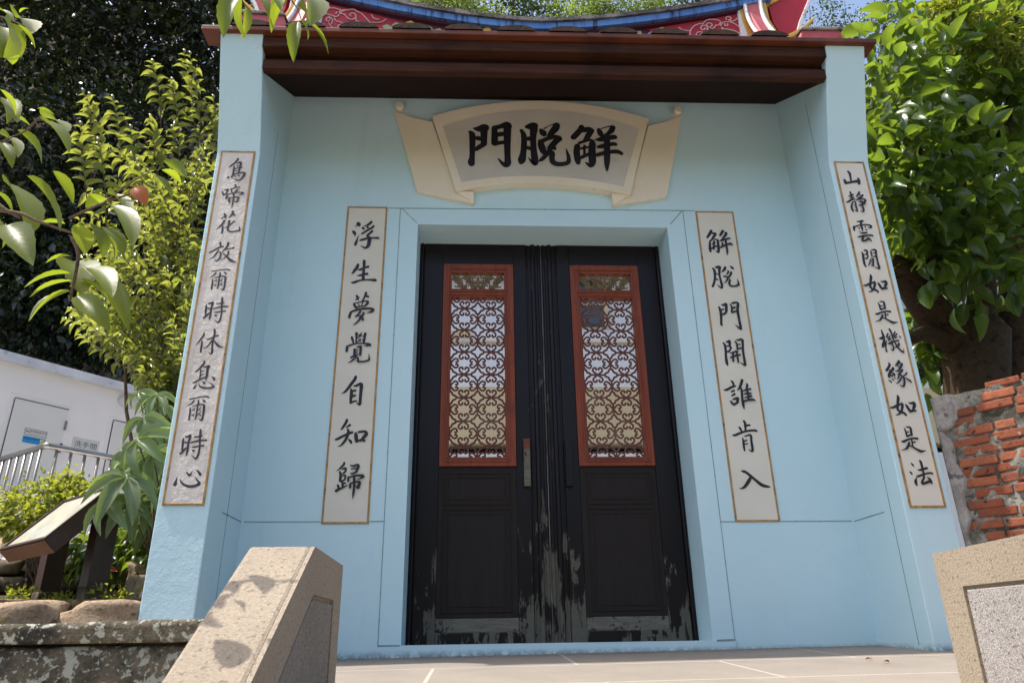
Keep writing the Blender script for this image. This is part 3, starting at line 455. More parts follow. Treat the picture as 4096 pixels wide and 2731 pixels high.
'yun': '1975 2545 5 1991 2543 12 2011 2549 14 2021 2546 9|2005 2544 14 1998 2518 14 2000 2495 15 1999 2469 3|1948 2507 12 1946 2489 15 1946 2473 8|1951 2503 10 1988 2516 10 2029 2521 10 2060 2516 12|2064 2512 14 2058 2500 14 2040 2499 3|1978 2497 9 1981 2488 9|2023 2506 10 2021 2499 10|1972 2468 5 1985 2467 5|2018 2483 5 2029 2481 10|1979 2456 5 1995 2456 12 2024 2460 12|1953 2427 3 1971 2429 12 2004 2437 12 2049 2441 12 2060 2434 8|1996 2428 14 1984 2410 13 1982 2399 12 1999 2400 13 2021 2411 13 2022 2419 7 2008 2428 3|2022 2419 12 2033 2409 13 2040 2397 7',
'xian': '1960 2319 5 1967 2302 15 1964 2271 15 1963 2236 15 1968 2213 10|1977 2328 7 1992 2332 13 2000 2325 12|1998 2323 13 1994 2302 12 1997 2288 10 1984 2269 8|1977 2302 7 1989 2300 7|1974 2271 8 1985 2273 12|2023 2327 7 2022 2308 10 2022 2285 7|2027 2336 5 2040 2334 12 2053 2338 10|2057 2332 13 2052 2303 12 2051 2268 12 2051 2234 13 2052 2207 15 2044 2200 10 2022 2218 2|2031 2308 3 2039 2310 8 2047 2308 3|2026 2285 3 2037 2285 10 2050 2287 7|2006 2268 5 2002 2251 8 1992 2230 8 1981 2218 3|2014 2273 7 2022 2271 8|2024 2268 12 2020 2242 10 2013 2220 12 2001 2225 2|2006 2256 7 2019 2258 7|2006 2242 5 2015 2241 7',
'ru': '1985 2158 7 1986 2141 18 1977 2111 16 1969 2082 15 1968 2069 15 1981 2056 16 2001 2049 15 2010 2035 13|2000 2111 8 2002 2098 16 1994 2074 15 1983 2054 13 1965 2041 10 1948 2037 3|1926 2082 8 1942 2082 13 1964 2092 15 2000 2106 10|2021 2103 5 2028 2086 16 2037 2061 15|2041 2111 5 2056 2108 13 2075 2112 15|2076 2108 16 2071 2092 19 2060 2072 15|2036 2058 15 2059 2063 15 2075 2062 8',
'shi4': '1994 1964 6 1999 1944 11 1999 1918 11|2006 1972 6 2021 1971 10 2031 1969 11|2032 1964 13 2030 1943 14 2029 1923 13|2004 1941 6 2016 1943 8|2000 1915 11 2017 1923 10 2030 1923 8|1959 1886 6 1972 1886 14 1997 1896 11 2029 1904 11 2059 1903 13|2021 1896 9 2020 1870 9 2021 1859 6|2026 1883 6 2038 1882 11|2003 1881 11 1997 1867 14 1982 1847 13 1970 1841 8 1946 1833 2|2001 1862 8 2018 1854 9 2038 1840 13 2058 1829 16 2073 1830 9 2092 1832 2',
'ji': '1975 1781 6 1978 1762 12 1979 1737 14 1978 1711 14 1967 1687 17 1960 1669 15|1946 1723 3 1966 1726 19 1985 1739 12|1991 1711 6 1983 1687 9 1978 1664 9 1978 1638 11|1979 1703 9 1977 1675 12|2010 1756 11 2002 1742 9 1997 1733 11|2000 1730 9 2009 1727 11 2021 1744 6|2001 1709 8 2012 1717 9 2022 1723 8|2024 1788 9 2030 1774 12 2033 1747 9 2035 1716 9 2044 1688 9 2054 1664 11 2067 1644 11 2080 1635 14|2083 1644 5 2087 1660 2|2056 1768 9 2047 1753 9 2038 1742 8|2066 1755 8 2052 1742 9 2041 1730 8|2060 1733 8 2046 1725 6|2076 1740 6 2083 1729 9|1992 1689 3 2006 1691 14 2039 1705 9 2065 1710 11|2020 1709 8 2018 1691 11 2023 1672 9 2021 1653 11 2014 1646 8 2002 1658 2|2060 1692 12 2061 1683 12 2043 1669 11 2031 1661 3',
'yuan': '1972 1568 6 1978 1556 15 1963 1533 15 1951 1519 17|1992 1538 12 1993 1529 17 1976 1513 15 1962 1492 19 1958 1476 13|1970 1516 15 1985 1520 12|1982 1507 8 1992 1495 14 1991 1485 9|1949 1459 4 1959 1452 9 1966 1444 7|1970 1470 4 1978 1459 7 1983 1455 3|1985 1477 4 1993 1468 7|1974 1483 12 1981 1489 9|2035 1581 11 2038 1574 17 2027 1562 15 2009 1548 6|2042 1562 6 2055 1562 9|2053 1561 14 2043 1544 14 2030 1526 12 2016 1514 11 1999 1515 3|2018 1550 5 2034 1541 8|2047 1523 12 2040 1515 14 2025 1500 11 2011 1491 6|2023 1493 9 2033 1484 12 2042 1472 10 2042 1448 13 2034 1424 13 2023 1419 10 2006 1430 1|2019 1487 9 2010 1473 9 1997 1461 1|2030 1473 9 2014 1454 10 1999 1439 7 1984 1434 1|2067 1502 12 2057 1490 9 2041 1481 6|2042 1475 6 2060 1464 9 2075 1454 12 2083 1442 7',
'ru2': '1983 1366 7 1984 1349 18 1975 1319 16 1967 1290 15 1966 1277 15 1979 1264 16 1999 1257 15 2008 1243 13|1998 1319 8 2000 1306 16 1992 1282 15 1981 1262 13 1963 1249 10 1946 1245 3|1924 1290 8 1940 1290 13 1962 1300 15 1998 1314 10|2019 1311 5 2026 1294 16 2035 1269 15|2039 1319 5 2054 1316 13 2073 1320 15|2074 1316 16 2069 1300 19 2058 1280 15|2034 1266 15 2057 1271 15 2073 1270 8',
'shi42': '1979 1166 6 1984 1146 11 1984 1120 11|1991 1174 6 2006 1173 10 2016 1171 11|2017 1166 13 2015 1145 14 2014 1125 13|1989 1143 6 2001 1145 8|1985 1117 11 2002 1125 10 2015 1125 8|1944 1088 6 1957 1088 14 1982 1098 11 2014 1106 11 2044 1105 13|2006 1098 9 2005 1072 9 2006 1061 6|2011 1085 6 2023 1084 11|1988 1083 11 1982 1069 14 1967 1049 13 1955 1043 8 1931 1035 2|1986 1064 8 2003 1056 9 2023 1042 13 2043 1031 16 2058 1032 9 2077 1034 2',
'fa': '1973 963 7 1980 954 11 1984 947 8|1954 915 7 1961 908 11 1963 900 8|1994 900 1 1984 879 6 1975 859 17 1977 839 10|2026 978 11 2031 965 14 2031 933 13 2031 906 12 2029 889 14|2000 925 3 2015 924 11 2041 931 13 2059 935 13|1992 887 11 2013 894 12 2042 903 10 2072 907 11 2083 903 10|2030 883 11 2020 870 11 2010 856 12 2011 847 12 2031 852 15 2055 860 14|2047 883 6 2058 872 14 2063 855 15 2064 846 6',
}
GROUPS = {'plaque': ['men', 'tuo', 'jie'], 'inner_left': ['fu', 'sheng', 'meng', 'jue', 'zi', 'zhi', 'gui'], 'inner_right': ['jie2', 'tuo2', 'men2', 'kai', 'shui', 'ken', 'ru4'], 'outer_left': ['niao', 'ti', 'hua', 'fang', 'er', 'shi', 'xiu', 'xi', 'er2', 'shi2', 'xin'], 'outer_right': ['shan', 'jing', 'yun', 'xian', 'ru', 'shi4', 'ji', 'yuan', 'ru2', 'shi42', 'fa']}
LRW = [[(-1.8261,0.1840,4.8866),(-1.8226,0.1840,4.9529),(-1.7997,0.1840,5.0122),(-1.7148,0.1840,5.0390),(-1.6577,0.1840,5.0261),(-1.6260,0.1840,5.0189)],
[(-1.8082,0.1840,4.8790),(-1.8050,0.1840,4.9287),(-1.7588,0.1840,4.9678),(-1.7080,0.1840,4.9531),(-1.6700,0.1840,4.9438),(-1.6498,0.1840,4.9637)],
[(-1.6381,0.1840,4.9725),(-1.6492,0.1840,4.9971),(-1.6322,0.1840,5.0187),(-1.5824,0.1840,5.0206),(-1.5332,0.1840,5.0309),(-1.4873,0.1840,4.9992),(-1.4613,0.1840,4.9834),(-1.4142,0.1840,4.9269),(-1.3833,0.1840,4.8784),(-1.3805,0.1840,4.8307)],
[(-1.6067,0.1840,5.0113),(-1.6309,0.1840,5.0020),(-1.6325,0.1840,4.9810),(-1.6037,0.1840,4.9696),(-1.5762,0.1840,4.9332),(-1.5439,0.1840,4.9154),(-1.5111,0.1840,4.9357),(-1.5103,0.1840,4.9690),(-1.5333,0.1840,4.9873),(-1.5546,0.1840,4.9798),(-1.5584,0.1840,4.9630),(-1.5465,0.1840,4.9535)],
[(-1.5080,0.1840,4.9358),(-1.4996,0.1840,4.9029),(-1.4614,0.1840,4.8878),(-1.4336,0.1840,4.8600),(-1.4326,0.1840,4.8436)],
[(-1.3810,0.1840,4.8925),(-1.3188,0.1840,4.8907),(-1.2821,0.1840,4.9028),(-1.2538,0.1840,4.9329)],
[(-1.3799,0.1840,4.9782),(-1.3624,0.1840,4.9455),(-1.3333,0.1840,4.9283),(-1.3116,0.1840,4.9291)],
[(-1.7413,0.1840,4.9436),(-1.7187,0.1840,4.9320),(-1.6991,0.1840,4.9037),(-1.7035,0.1840,4.8582)],
[(-1.7179,0.1840,4.9071),(-1.7245,0.1840,4.9276),(-1.7430,0.1840,4.9269),(-1.7542,0.1840,4.9124),(-1.7434,0.1840,4.8938),(-1.7220,0.1840,4.8963)],
[(-1.7294,0.1840,4.8737),(-1.6979,0.1840,4.8256),(-1.6429,0.1840,4.7909)],
[(-1.6862,0.1840,4.9290),(-1.6695,0.1840,4.8966),(-1.6217,0.1840,4.8777),(-1.5925,0.1840,4.8582),(-1.5900,0.1840,4.8501)],
[(-1.8160,0.1840,4.8417),(-1.8019,0.1840,4.8562),(-1.7776,0.1840,4.8596),(-1.7658,0.1840,4.8436),(-1.7779,0.1840,4.8268),(-1.7993,0.1840,4.8260),(-1.8160,0.1840,4.8417)],
[(-1.6485,0.1840,4.8233),(-1.6442,0.1840,4.8481),(-1.6204,0.1840,4.8597),(-1.6073,0.1840,4.8495)],
[(-1.5075,0.1840,4.8820),(-1.5022,0.1840,4.8492)],
[(-1.6731,0.1840,5.0004),(-1.6728,0.1840,4.9795),(-1.6880,0.1840,4.9747)],
[(-1.8243,0.1840,5.0954),(-1.8164,0.1840,5.0619),(-1.8236,0.1840,5.0364),(-1.8145,0.1840,5.0033),(-1.8214,0.1840,4.9613)]]
RRW = [[(1.2517,0.1840,4.9316),(1.2905,0.1840,4.9027),(1.3483,0.1840,4.8961)],
[(1.3431,0.1840,4.8485),(1.3532,0.1840,4.9028),(1.3881,0.1840,4.9529),(1.4419,0.1840,4.9822),(1.4708,0.1840,4.9778)],
[(1.4715,0.1840,4.9833),(1.5056,0.1840,5.0230),(1.5579,0.1840,5.0360),(1.6118,0.1840,5.0270),(1.6260,0.1840,5.0055),(1.6092,0.1840,4.9720),(1.5833,0.1840,4.9678),(1.5537,0.1840,4.9318),(1.5254,0.1840,4.9417),(1.5027,0.1840,4.9626),(1.5098,0.1840,4.9869),(1.5356,0.1840,4.9912),(1.5499,0.1840,4.9698),(1.5349,0.1840,4.9507)],
[(1.3924,0.1840,4.8416),(1.4090,0.1840,4.8778),(1.4516,0.1840,4.8847),(1.4766,0.1840,4.8479)],
[(1.5004,0.1840,4.9081),(1.4978,0.1840,4.9570),(1.4647,0.1840,4.9612),(1.4453,0.1840,4.9387),(1.4548,0.1840,4.9119),(1.4809,0.1840,4.9205),(1.4790,0.1840,4.9400)],
[(1.5072,0.1840,4.9301),(1.4979,0.1840,4.8864),(1.4716,0.1840,4.8768)],
[(1.6205,0.1840,4.9615),(1.6466,0.1840,5.0008),(1.6820,0.1840,5.0131),(1.7316,0.1840,5.0040),(1.7775,0.1840,4.9673),(1.7950,0.1840,4.9406)],
[(1.6622,0.1840,4.9904),(1.6636,0.1840,4.9686),(1.6868,0.1840,4.9716),(1.6876,0.1840,4.9914)],
[(1.6311,0.1840,4.9455),(1.6460,0.1840,4.9297),(1.6876,0.1840,4.9258),(1.7362,0.1840,4.9113),(1.7748,0.1840,4.8856),(1.7907,0.1840,4.8483)],
[(1.5740,0.1840,4.8245),(1.5683,0.1840,4.8458),(1.6130,0.1840,4.8689),(1.6329,0.1840,4.9130),(1.6311,0.1840,4.9455)],
[(1.5063,0.1840,4.8867),(1.5393,0.1840,4.8825),(1.5389,0.1840,4.8447),(1.5143,0.1840,4.8492)],
[(1.6848,0.1840,5.0352),(1.6792,0.1840,5.0571),(1.7022,0.1840,5.0712),(1.7226,0.1840,5.0643),(1.7239,0.1840,5.0422),(1.7012,0.1840,5.0303)],
[(1.6983,0.1840,5.0413),(1.7253,0.1840,5.0202),(1.7608,0.1840,5.0326),(1.7909,0.1840,5.0669)],
[(1.7282,0.1840,4.8515),(1.7519,0.1840,4.8718),(1.7838,0.1840,4.8589)]]

EYE = np.array((-.4904, -4.478, .0812))
def A2(u, v, y):
    """world point on the plane y in the view direction (u, v) of the survey photograph"""
    d = np.array(_f)+(u-1176)/1660.1975*np.array(_r)-(v-784)/1660.1975*np.array(_u); return tuple(EYE+d*(y-EYE[1])/d[1])
A = A2
# ================================================================== the setting
g = MB(); g.add([(-300,-300,-1.0),(300,-300,-1.0),(300,300,-1.0),(-300,300,-1.0)], [(0,1,2,3)]); struct(g.build('ground', SOIL))
g = MB(); g.add([(-6,-11,-.996),(5.5,-11,-.996),(5.5,-2.2,-.996),(-6,-2.2,-.996)], [(0,1,2,3)]); struct(g.build('bounce_ground', BOUNCE))  # unseen pale paving, added to bounce sunlight onto the facade
def fz(x, y): return -.002+.0087*x+(.045*y if y < 0 else 0)
fl = MB()
def slab(x0, x1, y0, y1, b=-.9, nx=6, ny=6):
    xs = [x0+(x1-x0)*i/nx for i in range(nx+1)]; ys = [y0+(y1-y0)*j/ny for j in range(ny+1)]
    V = [(x, y, fz(x, y)) for y in ys for x in xs]; F = [(j*(nx+1)+i, j*(nx+1)+i+1, (j+1)*(nx+1)+i+1, (j+1)*(nx+1)+i) for j in range(ny) for i in range(nx)]
    fl.add(V, F)
    fl.add([(x0,y0,fz(x0,y0)),(x1,y0,fz(x1,y0)),(x1,y0,b),(x0,y0,b)], [(0,1,2,3)])
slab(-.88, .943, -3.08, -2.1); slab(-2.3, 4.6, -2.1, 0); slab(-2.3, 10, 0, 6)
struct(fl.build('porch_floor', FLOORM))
st = MB()
for i in range(5): st.box(-.88, .943, -3.08-.27*(i+1), -3.08-.27*i, -1.0, fz(0,-3.08)-.165*(i+1))
struct(st.build('stairs', GRANITE))
def hh(x, y):
    d = (x+6.257)*(-.8)+(y-4.5)*.6
    return max(1.7*max(d-2.6,0), .85*max(y-10.5, 0))*(1+.06*math.sin(x*1.3)+.05*math.sin(y*1.7+x))-.35
hm = MB(); NX = 60
gx = [-46+92*i/NX for i in range(NX+1)]; gy = [2+50*j/NX for j in range(NX+1)]
hm.add([(x, y, min(hh(x, y), 26)) for y in gy for x in gx], [(j*(NX+1)+i, j*(NX+1)+i+1, (j+1)*(NX+1)+i+1, (j+1)*(NX+1)+i) for j in range(NX) for i in range(NX)])
struct(hm.build('hillside', SOIL, smooth=True))
om = MB(); ox = [-60+120*i/30 for i in range(31)]; oy = [-16-4*j for j in range(8)]
om.add([(x, y, -1.05+min(7.5, max(0, (-18-y)*.9))*(1+.12*math.sin(x*.6)+.1*math.sin(x*1.7+y))) for y in oy for x in ox], [(j*31+i, j*31+i+1, (j+1)*31+i+1, (j+1)*31+i) for j in range(7) for i in range(30)])
struct(om.build('sky_blocking_hill', GRASS, smooth=True))  # unseen hill added behind the camera to cut low sky light
tb = MB(); tb.box(-9, -2.155, -.42, 1.15, -.9, .30); struct(tb.build('soil_bed', SOIL))
wk = MB(); wk.prism([(-9,1.2,.66),(-2.3,1.2,.66),(-2.3,3.4,.9),(-3.2,6.4,.98),(-9,6.4,.98)], (0,0,-1.6)); struct(wk.build('walkway', FASCIA))

# ================================================================== temple gate
gate = thing('temple_gate', 'pale blue temple gateway with black double doors and swallowtail ridge roof', 'gate', (0, 0, 0))
w = MB(); TK = .50
w.box(-2.0, -.9, 0, TK, -.1, 4.35); w.box(.9, 2.0, 0, TK, -.1, 4.35); w.box(-.9, .9, 0, TK, 2.82, 4.35)
w.box(-1.03, 1.03, -.012, TK-.02, -.06, .053)
wall = w.build('wall', BLUE, gate)
# joint lines scribed in the render
j = MB()
def jl(a, b, wd=.006, y=-.0015):
    a, b = Vector((a[0], y, a[1])), Vector((b[0], y, b[1])); t = (b-a).normalized(); s = Vector((-t.z, 0, t.x))*wd/2
    j.prism([a-s, b-s, b+s, a+s], (0, .004, 0))
tz = .0093
jl((-1.86, .747), (-1.41, .745)); jl((-1.12, .745), (-1.03, .745)); jl((1.86, .727), (1.41, .728)); jl((1.12, .728), (1.03, .729))
jl((-1.117, 2.95), (1.117, 2.968), .007); jl((-1.03, .05), (-1.03, 2.95), .005); jl((1.03, .05), (1.03, 2.965), .005)
jl((-1.02, 2.95), (-.905, 2.828), .005); jl((1.02, 2.96), (.925, 2.85), .007); jl((-1.03, .053), (-.905, .053), .008, -.0135); jl((.92, .053), (1.03, .056), .010, -.0135)
j.build('joint_lines', GROOVE, wall)
def pillar(s):
    sx = 1 if s > 0 else -1
    prof = [(-.555,-.15), (-.555,2.99)]
    for i in range(1, 8):
        t = i/7; prof.append((-.555-.255*t**1.06, 3.0+t*.70+.06*t+ (.0175 if s > 0 else -.0175)*t))
    zt = prof[-1][1]; prof += [(.1, zt+.62), (.56, zt+.35), (.56,-.15)]
    mb = MB(); mb.prism([(sx*1.879, y, z) for y, z in prof], (sx*.272, 0, 0))
    p = mb.build('side_pillar', BLUE_ROUGH if s < 0 else BLUE, gate, .006)
    q = MB(); x = sx*1.8775; ys = -.422 if s > 0 else -.265
    q.box(min(x, x+sx*.004), max(x, x+sx*.004), ys-.0025, ys+.0025, .02, 3.62 if s > 0 else 3.4)
    if s > 0: q.box(x-.0, x+.004, -.35, 0.0, .722, .729)
    else: q.box(x-.004, x, -.35, 0.0, .744, .751)
    q.build('joint_lines', GROOVE, p); return p
PL, PR = pillar(-1), pillar(1)
# inscription boards
def board(x0, x1, z0, z1, y, chars, mat, ink, label, bw=.012):
    mb = MB(); mb.box(x0+bw*.8, x1-bw*.8, y-.004, y+.02, z0+bw*.8, z1-bw*.8); b = mb.build('inscription_board', mat, gate); b['label'] = label
    f = MB(); a = .007
    f.box(x0, x0+bw, y-a, y+.015, z0, z1); f.box(x1-bw, x1, y-a, y+.015, z0, z1)
    f.box(x0+bw, x1-bw, y-a, y+.015, z0, z0+bw); f.box(x0+bw, x1-bw, y-a, y+.015, z1-bw, z1); f.build('border', GILT, b, .002)
    for c in chars: brush_char(CHARS[c], y-.0055, ink, b)
    return b
board(-1.405, -1.122, .731, 2.957, 0, GROUPS['inner_left'], CREAM, INK, 'cream board of seven large black characters')
board(1.122, 1.405, .726, 2.962, 0, GROUPS['inner_right'], CREAM, INK, 'cream board of seven large black characters')
board(-2.126, -1.908, .752, 3.004, -.555, GROUPS['outer_left'], CREAM_ROUGH, INK_FADED, 'weathered cream board with faded characters')
board(1.910, 2.118, .715, 3.012, -.555, GROUPS['outer_right'], CREAM, INK, 'cream board of ten small black characters')
# scroll plaque
def arc(a, b, c, n=14):
    """points of the quadratic through a, b (middle), c"""
    a, b, c = Vector(a), Vector(b), Vector(c); k = 2*b-(a+c)/2
    return [a*(1-t)**2+k*2*t*(1-t)+c*t*t for t in [i/n for i in range(n+1)]]
top = arc((-0.8186,-0.0750,3.7193), (0.0071,-0.0750,3.8862), (0.8272,-0.0750,3.7387)); bot = arc((0.6347,-0.0750,3.0485), (-0.0246,-0.0750,3.1405), (-0.6333,-0.0750,3.0558))
pq = MB(); pq.prism(top+bot, (0, .077, 0)); plaque = pq.build('name_plaque', PLAQ, gate, .004); plaque['label'] = 'cream scroll shaped plaque of three large black characters'
ip = MB(); ti = arc((-0.7381,-0.0775,3.6227), (0.0075,-0.0775,3.7969), (0.7444,-0.0775,3.6365)); bi = arc((0.5863,-0.0775,3.1171), (-0.0233,-0.0775,3.1954), (-0.5927,-0.0775,3.1311))
ip.prism(ti+bi, (0, .01, 0)); ip.build('panel', PLAQ_IN, plaque)
wg = MB()
wg.prism([(-1.1099,-0.0350,3.7913), (-0.9786,-0.0350,3.7400), (-0.8200,-0.0350,3.6953), (-0.6369,-0.0350,3.0921), (-0.5039,-0.0350,2.9798), (-0.9125,-0.0350,3.0730)], (0, .036, 0))
wg.build('scroll_wing', PLAQ, plaque, .003); wg = MB()
wg.prism([(1.1041,-0.0350,3.8124), (0.9122,-0.0350,3.0654), (0.5096,-0.0350,2.9796), (0.6436,-0.0350,3.0830), (0.8283,-0.0350,3.7014), (0.9727,-0.0350,3.7464)], (0, .036, 0))
wg.build('scroll_wing', PLAQ, plaque, .003)
wg = MB(); wg.prism([(-0.6345,-0.0550,3.0675), (-0.5044,-0.0500,3.0659), (-0.5039,-0.0360,2.9791)], (0, .045, 0)); wg.build('scroll_fold', PLAQ, plaque)
wg = MB(); wg.prism([(0.6414,-0.0550,3.0658), (0.5096,-0.0360,2.9826), (0.5010,-0.0500,3.0713)], (0, .045, 0)); wg.build('scroll_fold', PLAQ, plaque)
for u, v in ((919,252), (1554,262)):
    c = A(u, v, -.005); rl = MB(); rl.lathe((c[0], c[1], c[2]+.005), [(.0,-.05),(.028,-.05),(.034,-.044),(.034,.01)], 18, 'y'); rl.build('scroll_roll', PLAQ, plaque, smooth=False)
for c in GROUPS['plaque']: brush_char(CHARS[c], -.0790, INK, plaque)
# eave
def tilt(p): return (p[0], p[1], p[2]+.0093*p[0])
def ebox(name, mat, *bs, bevel=.006):
    mb = MB(); mb.tf = tilt
    for b in bs: mb.box(*b)
    return mb.build(name, mat, gate, bevel)
ebox('eave_beam', EAVE, (-1.878, 1.878, -.745, -.69, 3.535, 3.612))
ebox('eave_beam', EAVE, (-1.878, 1.878, -.80, -.70, 3.668, 3.752))
ebox('eave_board', SOFF, (-1.878, 1.878, -.715, -.60, 3.612, 3.668), bevel=.002)
so_ = MB(); so_.tf = tilt; so_.prism([(-1.878, -.69, 3.545), (-1.878, .06, 3.985), (-1.878, .06, 4.08), (-1.878, -.69, 3.66)], (3.756, 0, 0)); so_.build('soffit_board', SOFF, gate)
kb = MB(); kb.obox((-1.73, -.03, 3.955), (1,0,0), (0,1,.55), (0,-.55,1), .03, .04, .018); kb.build('soffit_block', EAVE, gate, .004)
ebox('eave_edge', EDGE, (-2.262, 2.222, -.845, -.70, 3.757, 3.792), bevel=.004)
for sx in (-1, 1):
    ug = MB(); ug.tf = tilt
    e = 2.262 if sx < 0 else 2.222
    ug.prism([(sx*2.152, -.80, 3.757), (sx*e, -.83, 3.757), (sx*e, .9, 4.55), (sx*2.152, .9, 4.50), (sx*2.152, -.45, 3.80)], (0, 0, .035))
    ug.build('verge_board', EDGE, gate)
# roof slabs and tiles
rf = MB(); rf.tf = tilt
rf.prism([(-2.24, -.83, 3.792), (-2.24, .3, 4.62), (-2.24, 1.25, 3.9), (-2.24, 1.25, 3.82), (-2.24, .3, 4.54), (-2.24, -.70, 3.792)], (4.44, 0, 0)); roof = rf.build('roof', TILE, gate)
tl = MB(); tl.tf = tilt; sp = .3437; x = -1.261-sp*2
while x < 1.8:
    for k, (ya, yb) in enumerate(((-.85, -.5), (-.515, -.16), (-.175, .2))):
        for (za, zb) in ((3.79+(ya+.85)*.72, 3.79+(yb+.85)*.72),):
            n = 10; P = []; Q = []
            for i in range(n+1):
                th = math.pi*i/n; P.append((x-.128*math.cos(th), ya, za+.046*math.sin(th)+.006)); Q.append((x-.118*math.cos(th), yb, zb+.040*math.sin(th)))
            tl.add(P+Q, [(i, i+1, n+2+i, n+1+i) for i in range(n)]+[tuple(range(n+1))])
    x += sp
tl.build('tile_course', TILE, roof, smooth=False)
# main ridge
def zr(x): return 4.925+.128*abs(x)**1.6
def strip(y0, y1, f0, f1, x0, x1, n=40):
    mb = MB(); xs = [x0+(x1-x0)*i/n for i in range(n+1)]
    for a, b in zip(xs[:-1], xs[1:]): pass
    V = []
    for x in xs: V += [(x,y0,f0(x)),(x,y1,f0(x)),(x,y1,f1(x)),(x,y0,f1(x))]
    F = [];
    for i in range(n):
        for k in range(4): F.append((i*4+k, i*4+(k+1) % 4, (i+1)*4+(k+1) % 4, (i+1)*4+k))
    F += [(0,1,2,3), tuple(n*4+k for k in (3,2,1,0))]; mb.add(V, F); return mb
ridge = strip(.2, .42, lambda x: 4.35, lambda x: zr(x)-.11, -2.0, 2.0).build('main_ridge', PURP, gate)
strip(.165, .455, lambda x: zr(x)-.125, lambda x: zr(x)-.105, -2.05, 2.05).build('ridge_moulding', PURP, ridge)
strip(.13, .49, lambda x: zr(x)-.105, lambda x: zr(x)-.036, -2.1, 2.1).build('ridge_band', BLUEB, ridge)
cp = strip(.11, .51, lambda x: zr(x)-.037, lambda x: zr(x)+.004+.006*math.sin(x*31)*math.sin(x*13+1), -2.1, 2.1, 160).build('ridge_cap', CAP, ridge)
def zq(u, v, y): pass
# carmine cloud panels and relief
def mirror(pts): return [(-p[0], p[1], p[2]) for p in pts]
cl = MB(); Lp = [(-1.8311,0.1880,4.8788), (-1.8249,0.1880,5.1436), (-1.5860,0.1880,5.1432), (-1.3806,0.1880,4.9735), (-1.2578,0.1880,4.9342), (-1.3215,0.1880,4.8978), (-1.3782,0.1880,4.8715), (-1.3811,0.1880,4.7993), (-1.8390,0.1880,4.7637)]
cl.prism([(-1.86,.188,4.70)]+[(-1.86,.188,5.11), (-1.40,.188,5.0), (-1.10,.188,4.905), (-1.02,.188,4.87), (-1.12,.188,4.845), (-1.2,.188,4.86), (-1.22,.188,4.70)], (0, .02, 0)); cl.build('cloud_panel', RPAINT, ridge)
cl = MB(); cl.prism([(1.86,.188,4.70), (1.86,.188,5.13), (1.45,.188,5.02), (1.10,.188,4.935), (.97,.188,4.90), (1.12,.188,4.865), (1.2,.188,4.88), (1.22,.188,4.70)][::-1], (0, .02, 0)); cl.build('cloud_panel', RPAINT, ridge)
rl = MB()
def rel(pts, r=.0055): rl.tube(catmull([tuple(p) for p in pts], 4), r, 5)
for row in LRW: rel(row)
rl.build('cloud_relief', PLINE, ridge)
rl = MB()
for row in RRW: rel(row)
rl.build('cloud_relief', PLINE, ridge)
def petal(c, r1, r2, a, mat):
    """a thick little leaf or petal cut in plaster"""
    mb = MB(); n = 14; P = []
    for i in range(n):
        t = 2*math.pi*i/n; rr = 1+.13*math.cos(5*t+1); x, z = r1*rr*math.cos(t), r2*rr*math.sin(t)
        P.append((c[0]+x*math.cos(a)-z*math.sin(a), c[1], c[2]+x*math.sin(a)+z*math.cos(a)))
    mb.prism(P, (0, .025, 0)); return mb.build('petal_relief', mat, ridge, .006)
petal((-1.2259,0.1800,4.8256), .06, .035, -.7, TEAL); petal((-1.1577,0.1750,4.8518), .045, .04, -.5, TEAL); petal((-1.1099,0.1800,4.8298), .03, .02, .2, TEAL)
petal((-1.0272,0.1750,4.8663), .065, .035, -.75, YEL); petal((-0.9606,0.1720,4.8415), .03, .02, -1.0, ORG); petal((-0.8989,0.1800,4.8375), .038, .035, .3, TEAL); petal((-0.8068,0.1800,4.8024), .038, .045, .3, TEAL); petal((-0.7009,0.1800,4.8014), .02, .016, .2, YEL)
petal((-0.4594,0.1650,4.8093), .075, .05, .0, ORG); petal((-0.4046,0.1580,4.8186), .04, .03, .5, YEL); petal((-0.4996,0.1580,4.7912), .04, .03, -.4, ORG); petal((-0.3788,0.1650,4.7978), .02, .02, 1, BLUP); petal((-0.0650,0.1800,4.8196), .03, .02, .1, TEAL)
petal((0.5028,0.1800,4.8110), .04, .018, -.2, YEL); petal((0.8948,0.1800,4.8445), .04, .03, 1.1, TEAL); petal((1.0240,0.1720,4.8361), .05, .045, .4, BLUP); petal((1.1007,0.1780,4.8743), .055, .05, .5, TEAL); petal((1.1749,0.1800,4.8545), .045, .03, .1, TEAL); petal((1.0578,0.1680,4.8041), .05, .012, .1, YEL); petal((0.9869,0.1660,4.8142), .035, .01, 1.3, YEL)
